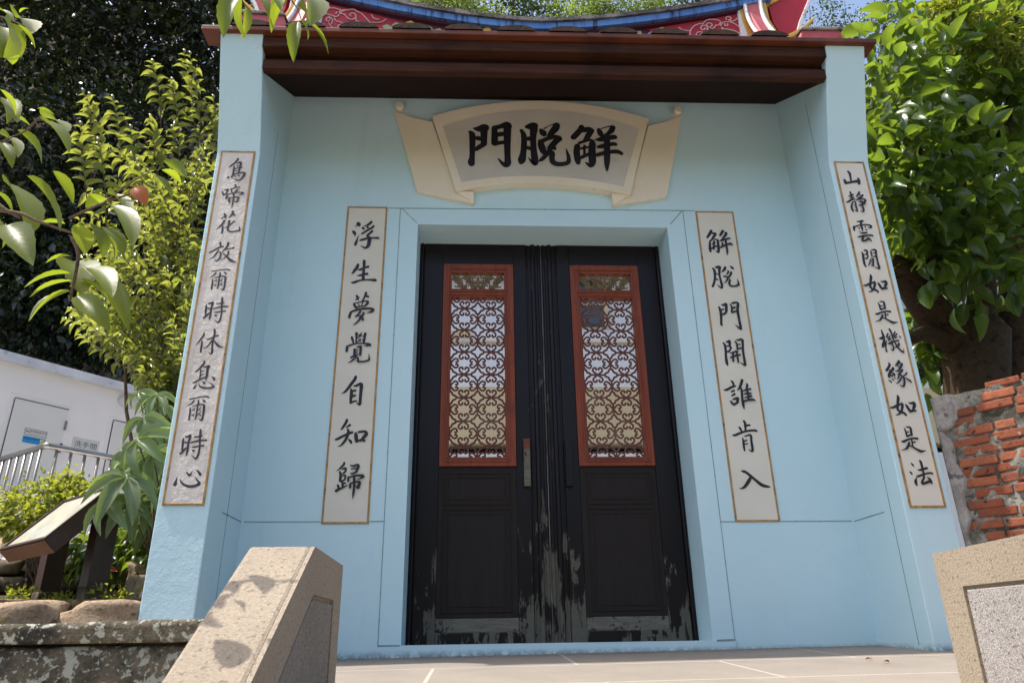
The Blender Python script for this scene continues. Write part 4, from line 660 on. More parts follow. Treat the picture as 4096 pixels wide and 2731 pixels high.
# swallowtail ends
def ends(fl_):
    f = (lambda P: P) if fl_ > 0 else mirror
    def pr(name, mat, pts, d, bev=.004):
        mb = MB(); mb.prism(f(pts), (0, d, 0)); o = mb.build(name, mat, ridge, bev); return o
    pr('end_border', WHT, [(1.7879,0.1650,5.1257), (1.8134,0.1650,5.1419), (1.8172,0.1650,5.0011), (1.8475,0.1650,4.8342), (1.8719,0.1650,4.7911), (1.7840,0.1650,4.7880)], .10)
    pr('end_border', YEL, [(1.8070,0.1600,5.1363), (1.8659,0.1600,5.1691), (1.8650,0.1600,4.9977), (1.9082,0.1600,4.7923), (1.8464,0.1600,4.7852), (1.8186,0.1600,4.9959)], .10)
    pr('end_band', RPALE, arc((1.8546,0.1400,5.1674), (1.8667,0.1100,4.9210), (1.9235,0.0200,4.6437), 8)+arc((2.0469,0.0200,4.6528), (1.9852,0.1100,4.9501), (1.9907,0.1400,5.2752), 8), .12)
    e1 = MB(); e1.tube(f([tuple(q) for q in arc((1.8457,0.1300,5.1563), (1.8532,0.1000,4.9053), (1.8989,0.0100,4.6282), 10)]), .016, 7); e1.build('end_moulding', WHT, ridge)
    e1 = MB(); e1.tube(f([tuple(q) for q in arc((1.9932,0.1300,5.2643), (1.9875,0.1000,4.9398), (2.0665,0.0100,4.6388), 10)]), .018, 7); e1.build('end_moulding', WHT, ridge)
    pr('end_border', YEL, [(2.0096,0.1500,5.2458), (2.0490,0.1500,5.2474), (2.0532,0.1500,5.0193), (2.1302,0.1500,4.7999), (2.0727,0.1500,4.8467), (2.0184,0.1500,4.9930)], .10)
    pr('end_leaf', RPAINT, [(2.0940,0.2000,5.2108), (2.1839,0.2000,5.3075), (2.2623,0.2000,5.4260), (2.5283,0.2000,5.4370), (2.4528,0.2000,5.2559), (2.3518,0.2000,5.0575), (2.2900,0.2000,4.8753), (2.1702,0.2000,4.8513), (2.1066,0.2000,5.0383)], .07)
    pr('end_border', WHT, [(2.4672,0.1900,5.3183), (2.5219,0.1900,5.4255), (2.5542,0.1900,5.4269), (2.4741,0.1900,5.2666), (2.3654,0.1900,5.0476), (2.2979,0.1900,4.8556), (2.2685,0.1900,4.8645), (2.3396,0.1900,5.0568)], .09)
    pr('end_border', YEL, [(2.0746,0.1850,5.2248), (2.0904,0.1850,5.2770), (2.2518,0.1850,5.3983), (2.2434,0.1850,5.3455), (2.1777,0.1850,5.2805)], .09)
    pr('end_blade', YEL, arc((2.0769,0.1000,4.7577), (2.2661,0.1000,4.8714), (2.4062,0.1000,4.9952), 6)+arc((2.4252,0.1000,5.0159), (2.4238,0.1000,4.9859), (2.3716,0.1000,4.9294), 3)+arc((2.3574,0.1000,4.9141), (2.2625,0.1000,4.8273), (2.1429,0.1000,4.7455), 5), .035)
    vb = MB(); vb.prism(f([(1.75,-.70,3.86), (1.80,-.70,4.02), (2.08,-.70,4.035), (2.115,-.70,3.86)]), (0, .10, 0)); v_ = vb.build('verge_end', RPALE, ridge, .008)
    vc = MB(); vc.prism(f([(1.782,-.715,4.012), (1.802,-.715,4.04), (2.078,-.715,4.055), (2.10,-.715,4.022)]), (0, .14, .02)); vc.build('verge_cap', CAP, ridge, .008)
    vr = MB(); vr.prism(f([(1.84,-.62,3.86), (1.86,-.62,3.99), (2.06,-.62,3.99), (2.09,-.62,3.86)]), (0, .80, .68)); vr.build('verge_ridge', RPALE, ridge, .006)
ends(1); ends(-1)
# doors
YD = .27
fr = MB(); fr.box(-.9, .9, YD+.035, YD+.09, .03, .05); 
for sx in (-1, 1):
    L = thing_part = MB(); f = lambda a, b: (min(sx*a, sx*b), max(sx*a, sx*b))
    def bx(mb, a, b, y0, y1, z0, z1): x0, x1 = f(a, b); mb.box(x0, x1, y0, y1, z0, z1)
    bx(L, .724, .862, YD, YD+.05, .05, 2.82); bx(L, .115, .209, YD, YD+.05, .05, 2.82)
    bx(L, .209, .724, YD, YD+.05, 2.648, 2.82)
    leaf = L.build('door_leaf', LACQ, gate, .003)
    B = MB(); bx(B, .2095, .7235, YD+.003, YD+.05, .118, .198); B.build('bottom_rail', GREYW, leaf, .004)
    B = MB(); bx(B, .2095, .7235, YD-.003, YD+.05, .05, .1175); B.build('bottom_rail', LACQ, leaf, .004)
    mo = MB()
    for xc, r_ in ((.882, .016), (.90-.048, .007), (.018, .010), (.062, .017), (.105, .006)):
        mo.tube([(sx*xc, YD+.012, .05), (sx*xc, YD+.012, 2.82)], r_, 10)
    bx(mo, .002, .114, YD+.014, YD+.05, .05, 2.82); bx(mo, .8625, .9, YD+.016, YD+.05, .05, 2.82); mo.build('moulding', LACQ, leaf, 0, False)
    # red frame with carved head panel and lattice
    F = MB(); yr = YD-.012
    bx(F, .661, .7235, yr, YD+.045, 1.137, 2.646); bx(F, .2095, .278, yr, YD+.045, 1.137, 2.646)
    bx(F, .278, .661, yr, YD+.045, 2.574, 2.646); bx(F, .278, .661, yr, YD+.045, 2.372, 2.442); bx(F, .278, .661, yr, YD+.045, 1.137, 1.199)
    frm = F.build('lattice_frame', REDWOOD, leaf, .004)
    mo = MB()
    def rim(x0, x1, z0, z1, t, y0, y1):
        bx(mo, x0, x0+t, y0, y1, z0, z1); bx(mo, x1-t, x1, y0, y1, z0, z1); bx(mo, x0+t, x1-t, y0, y1, z0, z0+t); bx(mo, x0+t, x1-t, y0, y1, z1-t, z1)
    rim(.248, .690, 2.414, 2.612, .012, yr-.007, yr+.002); rim(.263, .676, 2.428, 2.596, .008, yr-.004, yr+.002); rim(.248, .690, 1.165, 2.400, .012, yr-.007, yr+.002); rim(.263, .676, 1.181, 2.386, .008, yr-.004, yr+.002)
    mo.build('frame_moulding', REDWOOD, frm, .003)
    # lattice of quatrefoils and hearts
    la = MB(); yl = YD+.008; px, pz = .1895, .1685; xc = .4695; zc0 = 2.372-.081; r = .0072
    def tb_(pts, rr=r):
        pts = [(sx*x_, yl, z_) for x_, z_ in pts if True]
        la.tube(pts, rr, 6)
    def clipped(pts, rr=r):
        run = []
        for p in pts:
            if .268 < p[0] < .671 and 1.188 < p[1] < 2.382: run.append(p)
            else:
                if len(run) > 1: tb_(run, rr)
                run = []
        if len(run) > 1: tb_(run, rr)
    def heart(ax, az, dx, dz):
        for s_ in (-1, 1):
            pts = []
            for q in [(0,0),(.012,.010),(.026,.021),(.034,.034),(.030,.047),(.019,.053),(.009,.048),(.008,.040),(.014,.037)]:
                l, t_ = q[1], q[0]*s_; pts.append((ax+dx*l-dz*t_, az+dz*l+dx*t_))
            clipped([tuple(q) for q in catmull(pts, 3)])
    for i in (-1, 0, 1):
        for k in range(-1, 9):
            cx, cz = xc+i*px, zc0-k*pz
            ring = [(cx+(.0365+.0085*math.cos(4*t))*math.cos(t+0), cz+(.0365+.0085*math.cos(4*t))*math.sin(t)) for t in [2*math.pi*q/28 for q in range(29)]]
            clipped(ring, .0078)
            for dx, dz, h in ((1,0,px/2),(-1,0,px/2),(0,1,pz/2),(0,-1,pz/2)):
                clipped([(cx+dx*(.043+(h-.043)*t), cz+dz*(.043+(h-.043)*t)) for t in [0,.25,.5,.75,1]])
            for s_ in (-1, 1):
                heart(cx+px/2, cz, 0, s_) if i < 1 else None
                heart(cx, cz+pz/2, s_, 0)
    la.build('lattice', LATT, leaf, 0, True)
    # carved scrollwork
    cv = MB(); r2 = np.random.default_rng(11)
    def spiral(x0, z0, R0, th0, turns, hand):
        return [(x0+R0*(1-t*.85)*math.cos(th0+hand*t*turns*6.283), z0+R0*(1-t*.85)*math.sin(th0+hand*t*turns*6.283)) for t in [q/16 for q in range(17)]]
    for k in range(40):
        x0, z0 = .012+.165*((k*.381966) % 1.0), 2.45+.118*((k*.7548+.13) % 1.0)
        R0 = .012+.012*r2.random(); th = r2.random()*6.28; hd = 1 if r2.random() < .5 else -1
        for mir in (-1, 1):
            pts = [(xc+mir*(p-0), z_) for p, z_ in spiral(x0, z0, R0, th, 1.2, hd)]
            pts = [p for p in pts if .272 < p[0] < .667 and 2.438 < p[1] < 2.578]
            if len(pts) > 2: cv.tube([(sx*a, YD+.012+.004*(k % 3), b) for a, b in pts], .0055, 5)
    for mir in (-1, 1):
        for a, b, c in (((0,2.468),(.05,2.475),(.07,2.515)), ((.07,2.515),(.10,2.46),(.17,2.47)), ((.02,2.54),(.08,2.555),(.13,2.53)), ((.13,2.53),(.16,2.50),(.185,2.545))):
            cv.tube([(sx*(xc+mir*a[0]), YD+.012, a[1]), (sx*(xc+mir*b[0]), YD+.010, b[1]), (sx*(xc+mir*c[0]), YD+.012, c[1])], .006, 6)
    cv.lathe((sx*xc, YD+.012, 2.505), [(0,-.012),(.014,-.009),(.022,0),(.022,.006)], 12, 'y'); cv.lathe((sx*xc, YD+.012, 2.538), [(0,-.010),(.010,-.008),(.013,0)], 10, 'y')
    cv.build('carved_panel', CARVE, leaf, 0, True)
    # lower panels
    P = MB(); bx(P, .210, .723, YD+.004, YD+.045, .1985, 1.1365); pn = P.build('lower_panel', PANEL, leaf, .003)
    mo = MB(); yp = YD+.004
    for x0, x1, z0, z1 in ((.250,.692,.885,1.098), (.250,.692,.230,.863)):
        rim(x0, x1, z0, z1, .011, yp-.006, yp+.002)
        rim(x0+.032, x1-.032, z0+.032, z1-.032, .007, yp-.004, yp+.002)
    mo.build('panel_moulding', PANEL, pn, .003)
    H = MB(); bx(H, .118, .162, YD-.034, YD-.001, 1.0, 1.316); h = H.build('pull_bar', LACQ if sx > 0 else GREYW, leaf, .004)
    if sx < 0:
        h['label'] = 'pull bar worn to bare grey wood'; H2 = MB(); H2.box(-.1625, -.1175, -.036+YD, YD-.001, 1.248, 1.318); H2.build('pull_bar_top', EDGE, h, .003)
fr.build('door_sill', GREYW, gate)

# ================================================================== courtyard building seen through the lattice
cb = thing('courtyard_building', 'white and cream building in the courtyard behind the gate', 'building', (3, 5, 0))
b = MB(); b.box(-2.1, 9.5, 5.02, 6.6, 3.30, 5.0); b.build('upper_wall', WHITEC, cb)
b = MB(); b.box(-2.1, 9.5, 5.0, 6.6, 2.50, 3.30); b.build('wall', CREAMW, cb)
b = MB(); b.box(-2.1, 9.5, 5.3, 6.6, 2.365, 2.50); b.build('shadow_gap', DARKM, cb)
b = MB(); b.box(-2.1, 9.5, 5.0, 6.6, -.05, 2.365); b.build('lower_wall', WHITEC, cb)
b = MB(); b.box(.62, 1.38, 4.985, 5.03, 4.22, 4.95); wn = b.build('window', GLASS, cb)
b = MB(); b.box(1.38, 1.44, 4.97, 5.03, 4.2, 4.97); b.box(.56, .62, 4.97, 5.03, 4.2, 4.97); b.box(.62, 1.38, 4.975, 5.03, 4.55, 4.59); b.build('window_frame', CREAMW, wn)
b = MB(); b.box(-2.1, 9.5, 4.99, 5.02, 3.96, 3.985); b.box(-1.05, -.55, 4.99, 5.02, 4.05, 4.13); b.build('wall_trim', CREAMW, cb)
b = MB(); b.box(-2.3, 9.7, 4.7, 6.9, 5.0, 5.12); b.build('roof_slab', FASCIA, cb)

# ================================================================== toilet block, left
tblk = thing('toilet_block', 'white flat roofed toilet block beyond the steel railing on the left', 'building', (-6.257, 4.5, .98))
P0, dw, nw = Vector((-6.257, 4.5, 0)), Vector((.6, .8, 0)), Vector((.8, -.6, 0))     # wall plane, along, outward
def tw(s, z, o=0.): return P0+dw*s+nw*o+Vector((0,0,z))
def tbox(mb, s0, s1, o0, o1, z0, z1): mb.obox(tw((s0+s1)/2, (z0+z1)/2, (o0+o1)/2), dw, nw, (0,0,1), (s1-s0)/2, (o1-o0)/2, (z1-z0)/2); return mb
tbox(MB(), -3, 3.0, -2.4, 0, .4, 3.4).build('wall', WHITEW, tblk)
tbox(MB(), -3.2, 3.2, -2.6, .10, 3.385, 3.50).build('roof_slab', FASCIA, tblk, .01)
for s0, s1, nm in ((0.0, .645, 1), (1.255, 1.90, 2)):
    d_ = tbox(MB(), s0, s1, .0, .012, .98, 2.962).build('door', DOORW, tblk)
    e = MB(); tbox(e, s0-.004, s1+.004, -.005, .014, 2.963, 2.972); tbox(e, s0-.008, s0-.002, -.005, .013, .98, 2.963); e.build('door_gap', DARKM, d_)
    e = MB(); tbox(e, s0-.06, s1+.06, .0, .005, 3.02, 3.028); tbox(e, s0-.062, s0-.055, 0, .005, .98, 3.02); e.build('door_frame', WHITEW, d_)
    for z, hm_ in ((2.45, BLACKM), (2.75, STEEL)): tbox(MB(), s1-.012, s1+.012, .012, .03, z-.06, z+.06).build('hinge', hm_, d_)
c = tw(1.40, 3.285, 0)
lm = MB(); n = 20
prof = [(0, .075), (.06, .072), (.11, .055), (.145, .02), (.15, 0)]
vs = []; fs = []
for jn in range(n):
    th = 2*math.pi*jn/n
    for r_, h_ in prof: vs.append(c+dw*(r_*math.cos(th))+Vector((0,0,1))*(r_*math.sin(th)*.62-.02)+nw*(h_+.002))
for jn in range(n):
    for i in range(len(prof)-1): fs.append((jn*5+i, ((jn+1) % n)*5+i, ((jn+1) % n)*5+i+1, jn*5+i+1))
lm.add(vs, fs); tag(lm.build('wall_lamp', LAMPW, smooth=True), 'round white glass lamp under the roof edge of the toilet block', 'lamp')
wallx = (dw.x, dw.y, 0)
def sign(name, s0, s1, z0, z1, mat, label, o=.006, o0=.001, cat='sign'):
    p = tbox(MB(), s0, s1, o0, o, z0, z1).build(name, mat); LOC[p.name] = Vector((0,0,0)); tag(p, label, cat); return p
sg = sign('toilet_sign', .78, 1.13, 2.44, 2.635, STK_W, 'pale plate reading 洗手間 on the white wall between two doors')
text('洗手間', .088, tw(.955, 2.545, .0075), wallx, (0,0,1), TXT_D, sg, xs=1.15)
for s, z in ((.955, 2.472),):
    q = MB(); q.lathe(tw(s, z, .008), [(0,0),(.006,0)], 8, 'y'); q.build('screw', TXT_W, sg)
sg = sign('small_notice', .97, 1.19, 1.86, 1.97, STK_W, 'small pale notice low on the white wall behind the railing'); text('· 小心地滑 ·', .03, tw(1.08, 1.915, .0075), wallx, (0,0,1), TXT_W, sg)
for s0, lab in ((.185, 'door left of the toilet plate'), (1.44, 'door behind the palmate leaves')):
    sg = sign('flush_notice', s0, s0+.27, 2.535, 2.625, STK_W, 'cream flush notice with black outline, upper sticker on the '+lab, .0145, .0125, 'sticker')
    bd = MB()
    for q in ((s0+.004, s0+.266, 2.539, 2.543), (s0+.004, s0+.266, 2.617, 2.621)): tbox(bd, q[0], q[1], .0145, .0152, q[2], q[3])
    for q in ((s0+.004, s0+.008), (s0+.262, s0+.266)): tbox(bd, q[0], q[1], .0145, .0152, 2.543, 2.617)
    bd.build('outline', TXT_D, sg)
    text('使用後請沖水', .034, tw(s0+.165, 2.590, .0155), wallx, (0,0,1), TXT_D, sg); text('Please Flush After Use', .020, tw(s0+.140, 2.557, .0155), wallx, (0,0,1), TXT_W, sg)
    ic = MB(); tbox(ic, s0+.02, s0+.035, .0145, .0155, 2.575, 2.595); tbox(ic, s0+.038, s0+.066, .0145, .0155, 2.575, 2.582); tbox(ic, s0+.05, s0+.056, .0145, .0155, 2.585, 2.60); ic.build('pictogram', TXT_D, sg)
    sg = sign('light_notice', s0, s0+.27, 2.438, 2.522, STK_B, 'blue switch-off-light notice, lower sticker on the '+lab, .0145, .0125, 'sticker')
    text('請隨手關燈', .038, tw(s0+.105, 2.492, .0155), wallx, (0,0,1), TXT_B, sg); text('Please Switch Off', .021, tw(s0+.115, 2.455, .0155), wallx, (0,0,1), TXT_B, sg)
    ym = MB(); ym.obox(tw(s0+.232, 2.482, .015), dw, nw, (0,0,1), .026, .0008, .026); ym.build('bulb_mark', STK_Y, sg, .0)
    bl = MB(); bl.obox(tw(s0+.232, 2.482, .0162), (.6*.85,.8*.85,.5), nw, (-.3,-.4,.85), .034, .0004, .003); bl.build('slash', TXT_B, sg)

# steel railing
PC = Vector((-4.746, 2.8, 1.925)); dL, dR = Vector((-.8, .6, 0)), Vector((.6, .8, 0))
rail = thing('steel_railing', 'stainless steel railing with corner bend in front of the toilet block', 'railing', (-4.746, 2.8, .9))
h = MB(); pts = [PC+dL*3]+[PC+dL*t for t in (.14, .06, .02)]+[PC]+[PC+dR*t for t in (.02, .06, .14)]+[PC+dR*2.4]
h.tube(pts, .032, 12); h.build('handrail', STEEL, rail, 0, True)
def baluster(p):
    b = MB(); b.tube([p+Vector((0,0,-1.05)), p], .0155, 8)
    q = p+Vector((0,0,-.62)); b.lathe(q, [(.0155,-.035),(.022,-.028),(.022,-.014),(.017,-.007),(.022,0),(.022,.014),(.017,.021),(.022,.028),(.0155,.035)], 10); b.build('baluster', STEEL, rail, 0, True)
for k in range(17): baluster(PC+dL*(.105+.160*k))
for k in range(15): baluster(PC+dR*(.106+.139*k))
lw = thing('low_ribbed_wall', 'low wall of cream ribbed siding over a white base behind the railing', 'wall', (-4.9, 3.1, .6))
b = MB()
for k in range(9): b.obox(PC+dL*1.4+Vector((.05,.10,-.62-k*.036)), dL, (.6,.8,0), (0,0,1), 1.6, .012+.004*(k % 2), .0165)
b.build('siding', SIDING, lw)
b = MB(); b.obox(PC+dL*1.4+Vector((.07,.125,-.80)), dL, (.6,.8,0), (0,0,1), 1.6, .012, .38); b.build('wall', WHITEW, lw)

# information lectern
lec = thing('information_board', 'slanted brown framed information board on two dark posts left of the gate', 'information board', (-2.9, .1, .3))
R1 = Vector((-2.742, -.45, .593)); dl = Vector((-.7317, .6816, 0)); up_ = Vector((.6816*.285, .7317*.285, .32)); un = up_.normalized(); bn = dl.cross(un).normalized()
if bn.y > 0: bn = -bn
TH = .085
def bp(a, b, c): return R1+dl*(.683*a)+up_*b-bn*c
b = MB(); b.prism([bp(0,0,.0), bp(1,0,.0), bp(1,1,.0), bp(0,1,.0)], -bn*TH)
b.build('board', BROWN, lec, .004)
b = MB(); b.prism([bp(0.002,-.003,.002), bp(.998,-.003,.002), bp(.998,-.003,TH-.002), bp(0.002,-.003,TH-.002)], -un*.004); b.build('board_edge', BROWNL, lec)
b = MB(); b.prism([bp(.03,.06,-.001), bp(.97,.06,-.001), bp(.97,.97,-.001), bp(.03,.97,-.001)], -bn*.004); b.build('panel', INFO, lec)
b = MB()
for q in (((0,0),(1,0),(1,.05),(0,.05)), ((0,.97),(1,.97),(1,1.0),(0,1.0)), ((0,.05),(.028,.05),(.028,.97),(0,.97)), ((.972,.05),(1,.05),(1,.97),(.972,.97))):
    b.prism([bp(x, y, -.012) for x, y in q], -bn*.0125)
b.build('frame', BROWN, lec, .002)
for pp in ((-3.085, .30, 0), (-2.60, -.14, 0)):
    b = MB(); b.obox((pp[0], pp[1], .50), dl, (.6816,.7317,0), (0,0,1), .055, .055, .32); b.build('post', BROWN, lec, .004)
    b = MB(); b.obox((pp[0]+.004, pp[1]-.004, .33), dl, (.6816,.7317,0), (0,0,1), .060, .060, .05); b.build('post_foot', RUBBLE, lec, .006)

# ================================================================== stonework
def rock(mb, c, rx, ry, rz, seed, n=3):
    bm = bmesh.new(); bmesh.ops.create_icosphere(bm, subdivisions=n, radius=1); r_ = np.random.default_rng(seed); k = r_.normal(size=(7,3)); ph = r_.random(7)*6
    for v in bm.verts:
        p = v.co; s = 1+sum(.07*math.sin(3.0*(p.x*a+p.y*b_+p.z*c_)+q) for (a, b_, c_), q in zip(k, ph))
        q3 = Vector(tuple(math.copysign(abs(t)**.48, t) for t in p)); v.co = Vector((q3.x*rx*s+c[0], q3.y*ry*s+c[1], q3.z*rz*s+c[2]))
    bm.verts.index_update(); mb.add([tuple(v.co) for v in bm.verts], [tuple(v.index for v in f.verts) for f in bm.faces]); bm.free()
kerb = [(-2.33,-.46,.175,.21,.12,.10), (-2.72,-.49,.18,.19,.12,.105), (-3.06,-.47,.165,.17,.13,.10), (-3.40,-.50,.17,.19,.13,.10), (-3.78,-.5,.17,.2,.14,.10), (-4.2,-.5,.17,.24,.14,.10), (-2.98,-.36,.275,.17,.08,.035), (-3.35,-.36,.28,.18,.08,.04)]
kw = thing('kerb_wall', 'row of big brown weathered kerb stones edging the soil bed under the information board', 'stone kerb', (-3, -.45, 0))
for i, q in enumerate(kerb): mb = MB(); rock(mb, q[:3], *q[3:], 40+i); mb.build('kerb_stone', KERB, kw, 0, True)
mb = MB(); mb.box(-6, -2.16, -.42, -.36, -.9, .20); mb.build('backing', RUBBLE, kw)
rw = thing('rubble_wall', 'dark mossy rubble retaining wall below the railing', 'retaining wall', (-4, 1.15, .3))
k = 0
for row, (z, hgt) in enumerate(((.36,.09), (.49,.09), (.62,.085))):
    x = -6.2+.13*row
    while x < -2.2:
        wd = .2+.16*rng.random(); mb = MB(); rock(mb, (x+wd/2, 1.12+.03*rng.random(), z+.012*rng.normal()), wd*.53, .10, hgt*.72, 100+k, 2); mb.build('stone', RUBBLE, rw, 0, True); x += wd*1.0; k += 1
mb = MB(); mb.box(-6.4, -2.16, 1.14, 1.25, .2, .655); mb.build('backing', RUBBLE, rw)
for c_, r_, lab in (((-2.36,-.02,.36), (.085,.07,.075), 'squarish sunlit brown stone on the soil beside the blue pillar'), ((-2.30,.25,.42), (.11,.09,.12), 'tall dark leaning stone behind the squarish one beside the pillar'), ((-2.50,.35,.44), (.12,.1,.10), 'rounded tan rock behind the right post of the information board'), ((-2.24,-.22,.33), (.05,.04,.035), 'small pale stone touching the foot of the left pillar')):
    mb = MB(); rock(mb, c_, *r_, int(abs(c_[0])*100)); tag(mb.build('garden_stone', ROCKM, None, 0, True), lab, 'stone', 'stones on the soil bed')
# mossy parapet on the left of the stairs
mw = thing('mossy_parapet', 'dark lichen covered stone parapet running left from the stair balustrade', 'stone wall', (-2.5, -2, 0))
def rough_block(x0, x1, y0, y1, z0, z1, tl_=0, n=34, seed=1, amp=.006):
    mb = MB(); r_ = np.random.default_rng(seed); ks = r_.normal(size=(8,2))*14; ph = r_.random(8)*6
    def nz(a, b): return sum(math.sin(k_[0]*a+k_[1]*b+p_) for k_, p_ in zip(ks, ph))/8*amp
    V = []; F = []; m_ = 8
    for i in range(n+1):
        x = x0+(x1-x0)*i/n; t = tl_*(x-x0)
        ring = [(x, y1, z0), (x, y0+nz(x,0), z0)]+[(x, y0+nz(x, z0+(z1-z0)*k/5), z0+(z1-z0-.012+t)*k/5) for k in range(1, 6)]+[(x, y0+.014+nz(x,2), z1+t+nz(x,3)), (x, y1, z1+t+nz(x,4))]
        V += ring
    k = len(ring)
    for i in range(n):
        for q in range(k): F.append((i*k+q, i*k+(q+1) % k, (i+1)*k+(q+1) % k, (i+1)*k+q))
    F += [tuple(range(k)), tuple(n*k+q for q in range(k))[::-1]]; mb.add(V, F); return mb
mb = MB(); mb.box(-4.5, -1.06, -1.95, -1.72, -.5, .10); mb.build('core', RUBBLE, mw)
rough_block(-4.5, -1.06, -2.0, -1.70, .086, .094, .0195, 60, 3).build('cap_stone', MOSSY, mw, 0, True)
rough_block(-4.5, -1.05, -1.985, -1.70, -.9, .078, 0, 60, 5, .010).build('base_course', MOSSY, mw, 0, True)
# stair balustrades
def ring(mb, O, I, off):
    n = len(O)
    for i in range(n): mb.prism([O[i], O[(i+1) % n], I[(i+1) % n], I[i]], off)
def balustrade(name, xf, sg_, zo, label, pm):
    """xf: face towards the stairs, sg_: direction of the thickness"""
    t = thing(name, label, 'stair balustrade', (xf, -2.5, -.9))
    O = [(-2.195,-1.0), (-2.2,.290+zo), (-2.62,.297+zo), (-3.06,.012+zo), (-4.3,-.79+zo), (-4.3,-1.0)]
    I = [(-2.292,-.93), (-2.311+0,.187+zo), (-2.592,.187+zo), (-2.86,.008+zo), (-4.15,-.83+zo), (-4.22,-.93)]
    P = [(-2.303,-.92), (-2.322,.176+zo), (-2.586,.176+zo), (-2.858,-.006+zo), (-4.13,-.83+zo), (-4.2,-.92)]
    X = lambda Q, x: [(x, y, z) for y, z in Q]
    b = MB(); b.prism(X(O, xf+sg_*.010), (sg_*.150, 0, 0)); b.build('body', GRANITE, t, .010)
    b = MB(); ring(b, X(O, xf), X(I, xf), (sg_*.0105, 0, 0)); bm_ = b.build('border', GRANITE, t)
    b = MB(); b.prism(X(P, xf+sg_*.002), (sg_*.009, 0, 0)); b.build('panel', pm, t, .003); return t
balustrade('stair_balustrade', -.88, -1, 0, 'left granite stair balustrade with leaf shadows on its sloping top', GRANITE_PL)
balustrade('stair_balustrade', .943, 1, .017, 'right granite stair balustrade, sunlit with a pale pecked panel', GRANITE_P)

# brick wall, right
bw = thing('brick_wall', 'old red brick garden wall abutting the right pillar', 'brick wall', (2.6, 0, -.1))
S0, bd_, bn_ = Vector((2.2037,-0.5300,1.3547))*1.0, Vector((.57, -.82, 0)).normalized(), Vector((.82, .57, 0)).normalized(); S0.z = 0; ZT = 1.36
_unused, _b2, _n2 = Vector((2.575, .055, 0)), Vector((.57, -.82, 0)).normalized(), Vector((.82, .57, 0)).normalized()
mb = MB(); nb = 0; rn = []
z = -.10; row = 0
while z < ZT-.03:
    s = .045+(.03 if row % 2 else 0.)+.03*rng.random()
    if row % 5 == 2: s -= .05
    while s < 2.6:
        ln = (.09 if rng.random() < .22 else .185)*(1+.06*rng.normal()); hgt = .0232+.0013*rng.normal(); skip = (z > 1.12 and s < .2 and rng.random() < .7) or rng.random() < .02
        if not skip:
            dep = .012*rng.random()+(.010 if rng.random() < .1 else 0); c = S0+bd_*(s+ln/2)+bn_*(.055+dep)+Vector((0,0,z+.025+.003*rng.normal()))
            tl2 = .012*rng.normal(); mb.obox(c, bd_+Vector((0,0,tl2)), bn_, (0,0,1), ln/2, .05, hgt); rn += [rng.random()]*8; nb += 1
        s += ln+.010+.005*rng.random()
    z += .0572; row += 1
bo = mb.build('brick_face', BRICK, bw, .007, False, 2); at = bo.data.attributes.new('rnd', 'FLOAT', 'POINT'); at.data.foreach_set('value', np.array(rn, np.float32))
mb = MB(); nn = 60; V = []; F = []
for i in range(nn+1):
    s = -.005+2.7*i/nn
    for k in range(31):
        zz = -.1+(ZT+.09)*k/30; q = S0+bd_*s+bn_*(.022+.012*math.sin(s*37+zz*13)*math.sin(zz*41+s*9)+.004*rng.normal()); V.append((q.x, q.y, zz))
for i in range(nn):
    for k in range(30): F.append((i*31+k, (i+1)*31+k, (i+1)*31+k+1, i*31+k+1))
mb.add(V, F); mb.build('mortar', MORTAR, bw, 0, True)
mb = MB(); mb.obox(S0+bd_*1.3+bn_*.14+Vector((0,0,ZT/2-.06)), bd_, bn_, (0,0,1), 1.33, .09, ZT/2+.05); mb.build('core', MORTAR, bw)
mb = MB(); V = []; F = []; nn = 50
for k in range(nn+1):
    zz = -.1+(ZT+.095)*k/nn; wdt = .035+.02*math.sin(zz*9)+.015*math.sin(zz*31)+(.09 if zz > 1.18 else 0)
    for jn in range(7):
        s = -.006+(wdt+.02)*jn/6; o = -.008-.006*math.sin(zz*23+s*30)+(.05 if jn == 6 else 0)+.003*rng.normal(); q = S0+bd_*s+bn_*o; V.append((q.x, q.y, zz))
for k in range(nn):
    for jn in range(6): F.append((k*7+jn, k*7+jn+1, (k+1)*7+jn+1, (k+1)*7+jn))
mb.add(V, F); mb.build('render_patch', RENDERG, bw, 0, True)

# fallen leaves on the paving
for (x, y, a, lab) in ((1.28,-1.15,.4, 'curled orange leaf lying on the paving left of the right pillar'), (1.80,-.85,1.2, 'small orange leaf lying at the foot of the right pillar'), (1.31,-1.0,2.0, 'tiny dry leaf lying on the paving, furthest from the stairs')):
    o = leaves('fallen_leaf', LF_BROWN, None, [(x, y, fz(x,y)+.006)], [(math.cos(a), math.sin(a), .15)], [(0,.2,1)], .035, .010, 'mid'); tag(o, lab, 'leaf')

# ================================================================== vegetation
def plant(name, label, cat, loc, group=None): return thing(name, label, cat, loc, group)
def blob(c, r, w=1.0): return (c, r if isinstance(r, tuple) else (r, r, r), w)
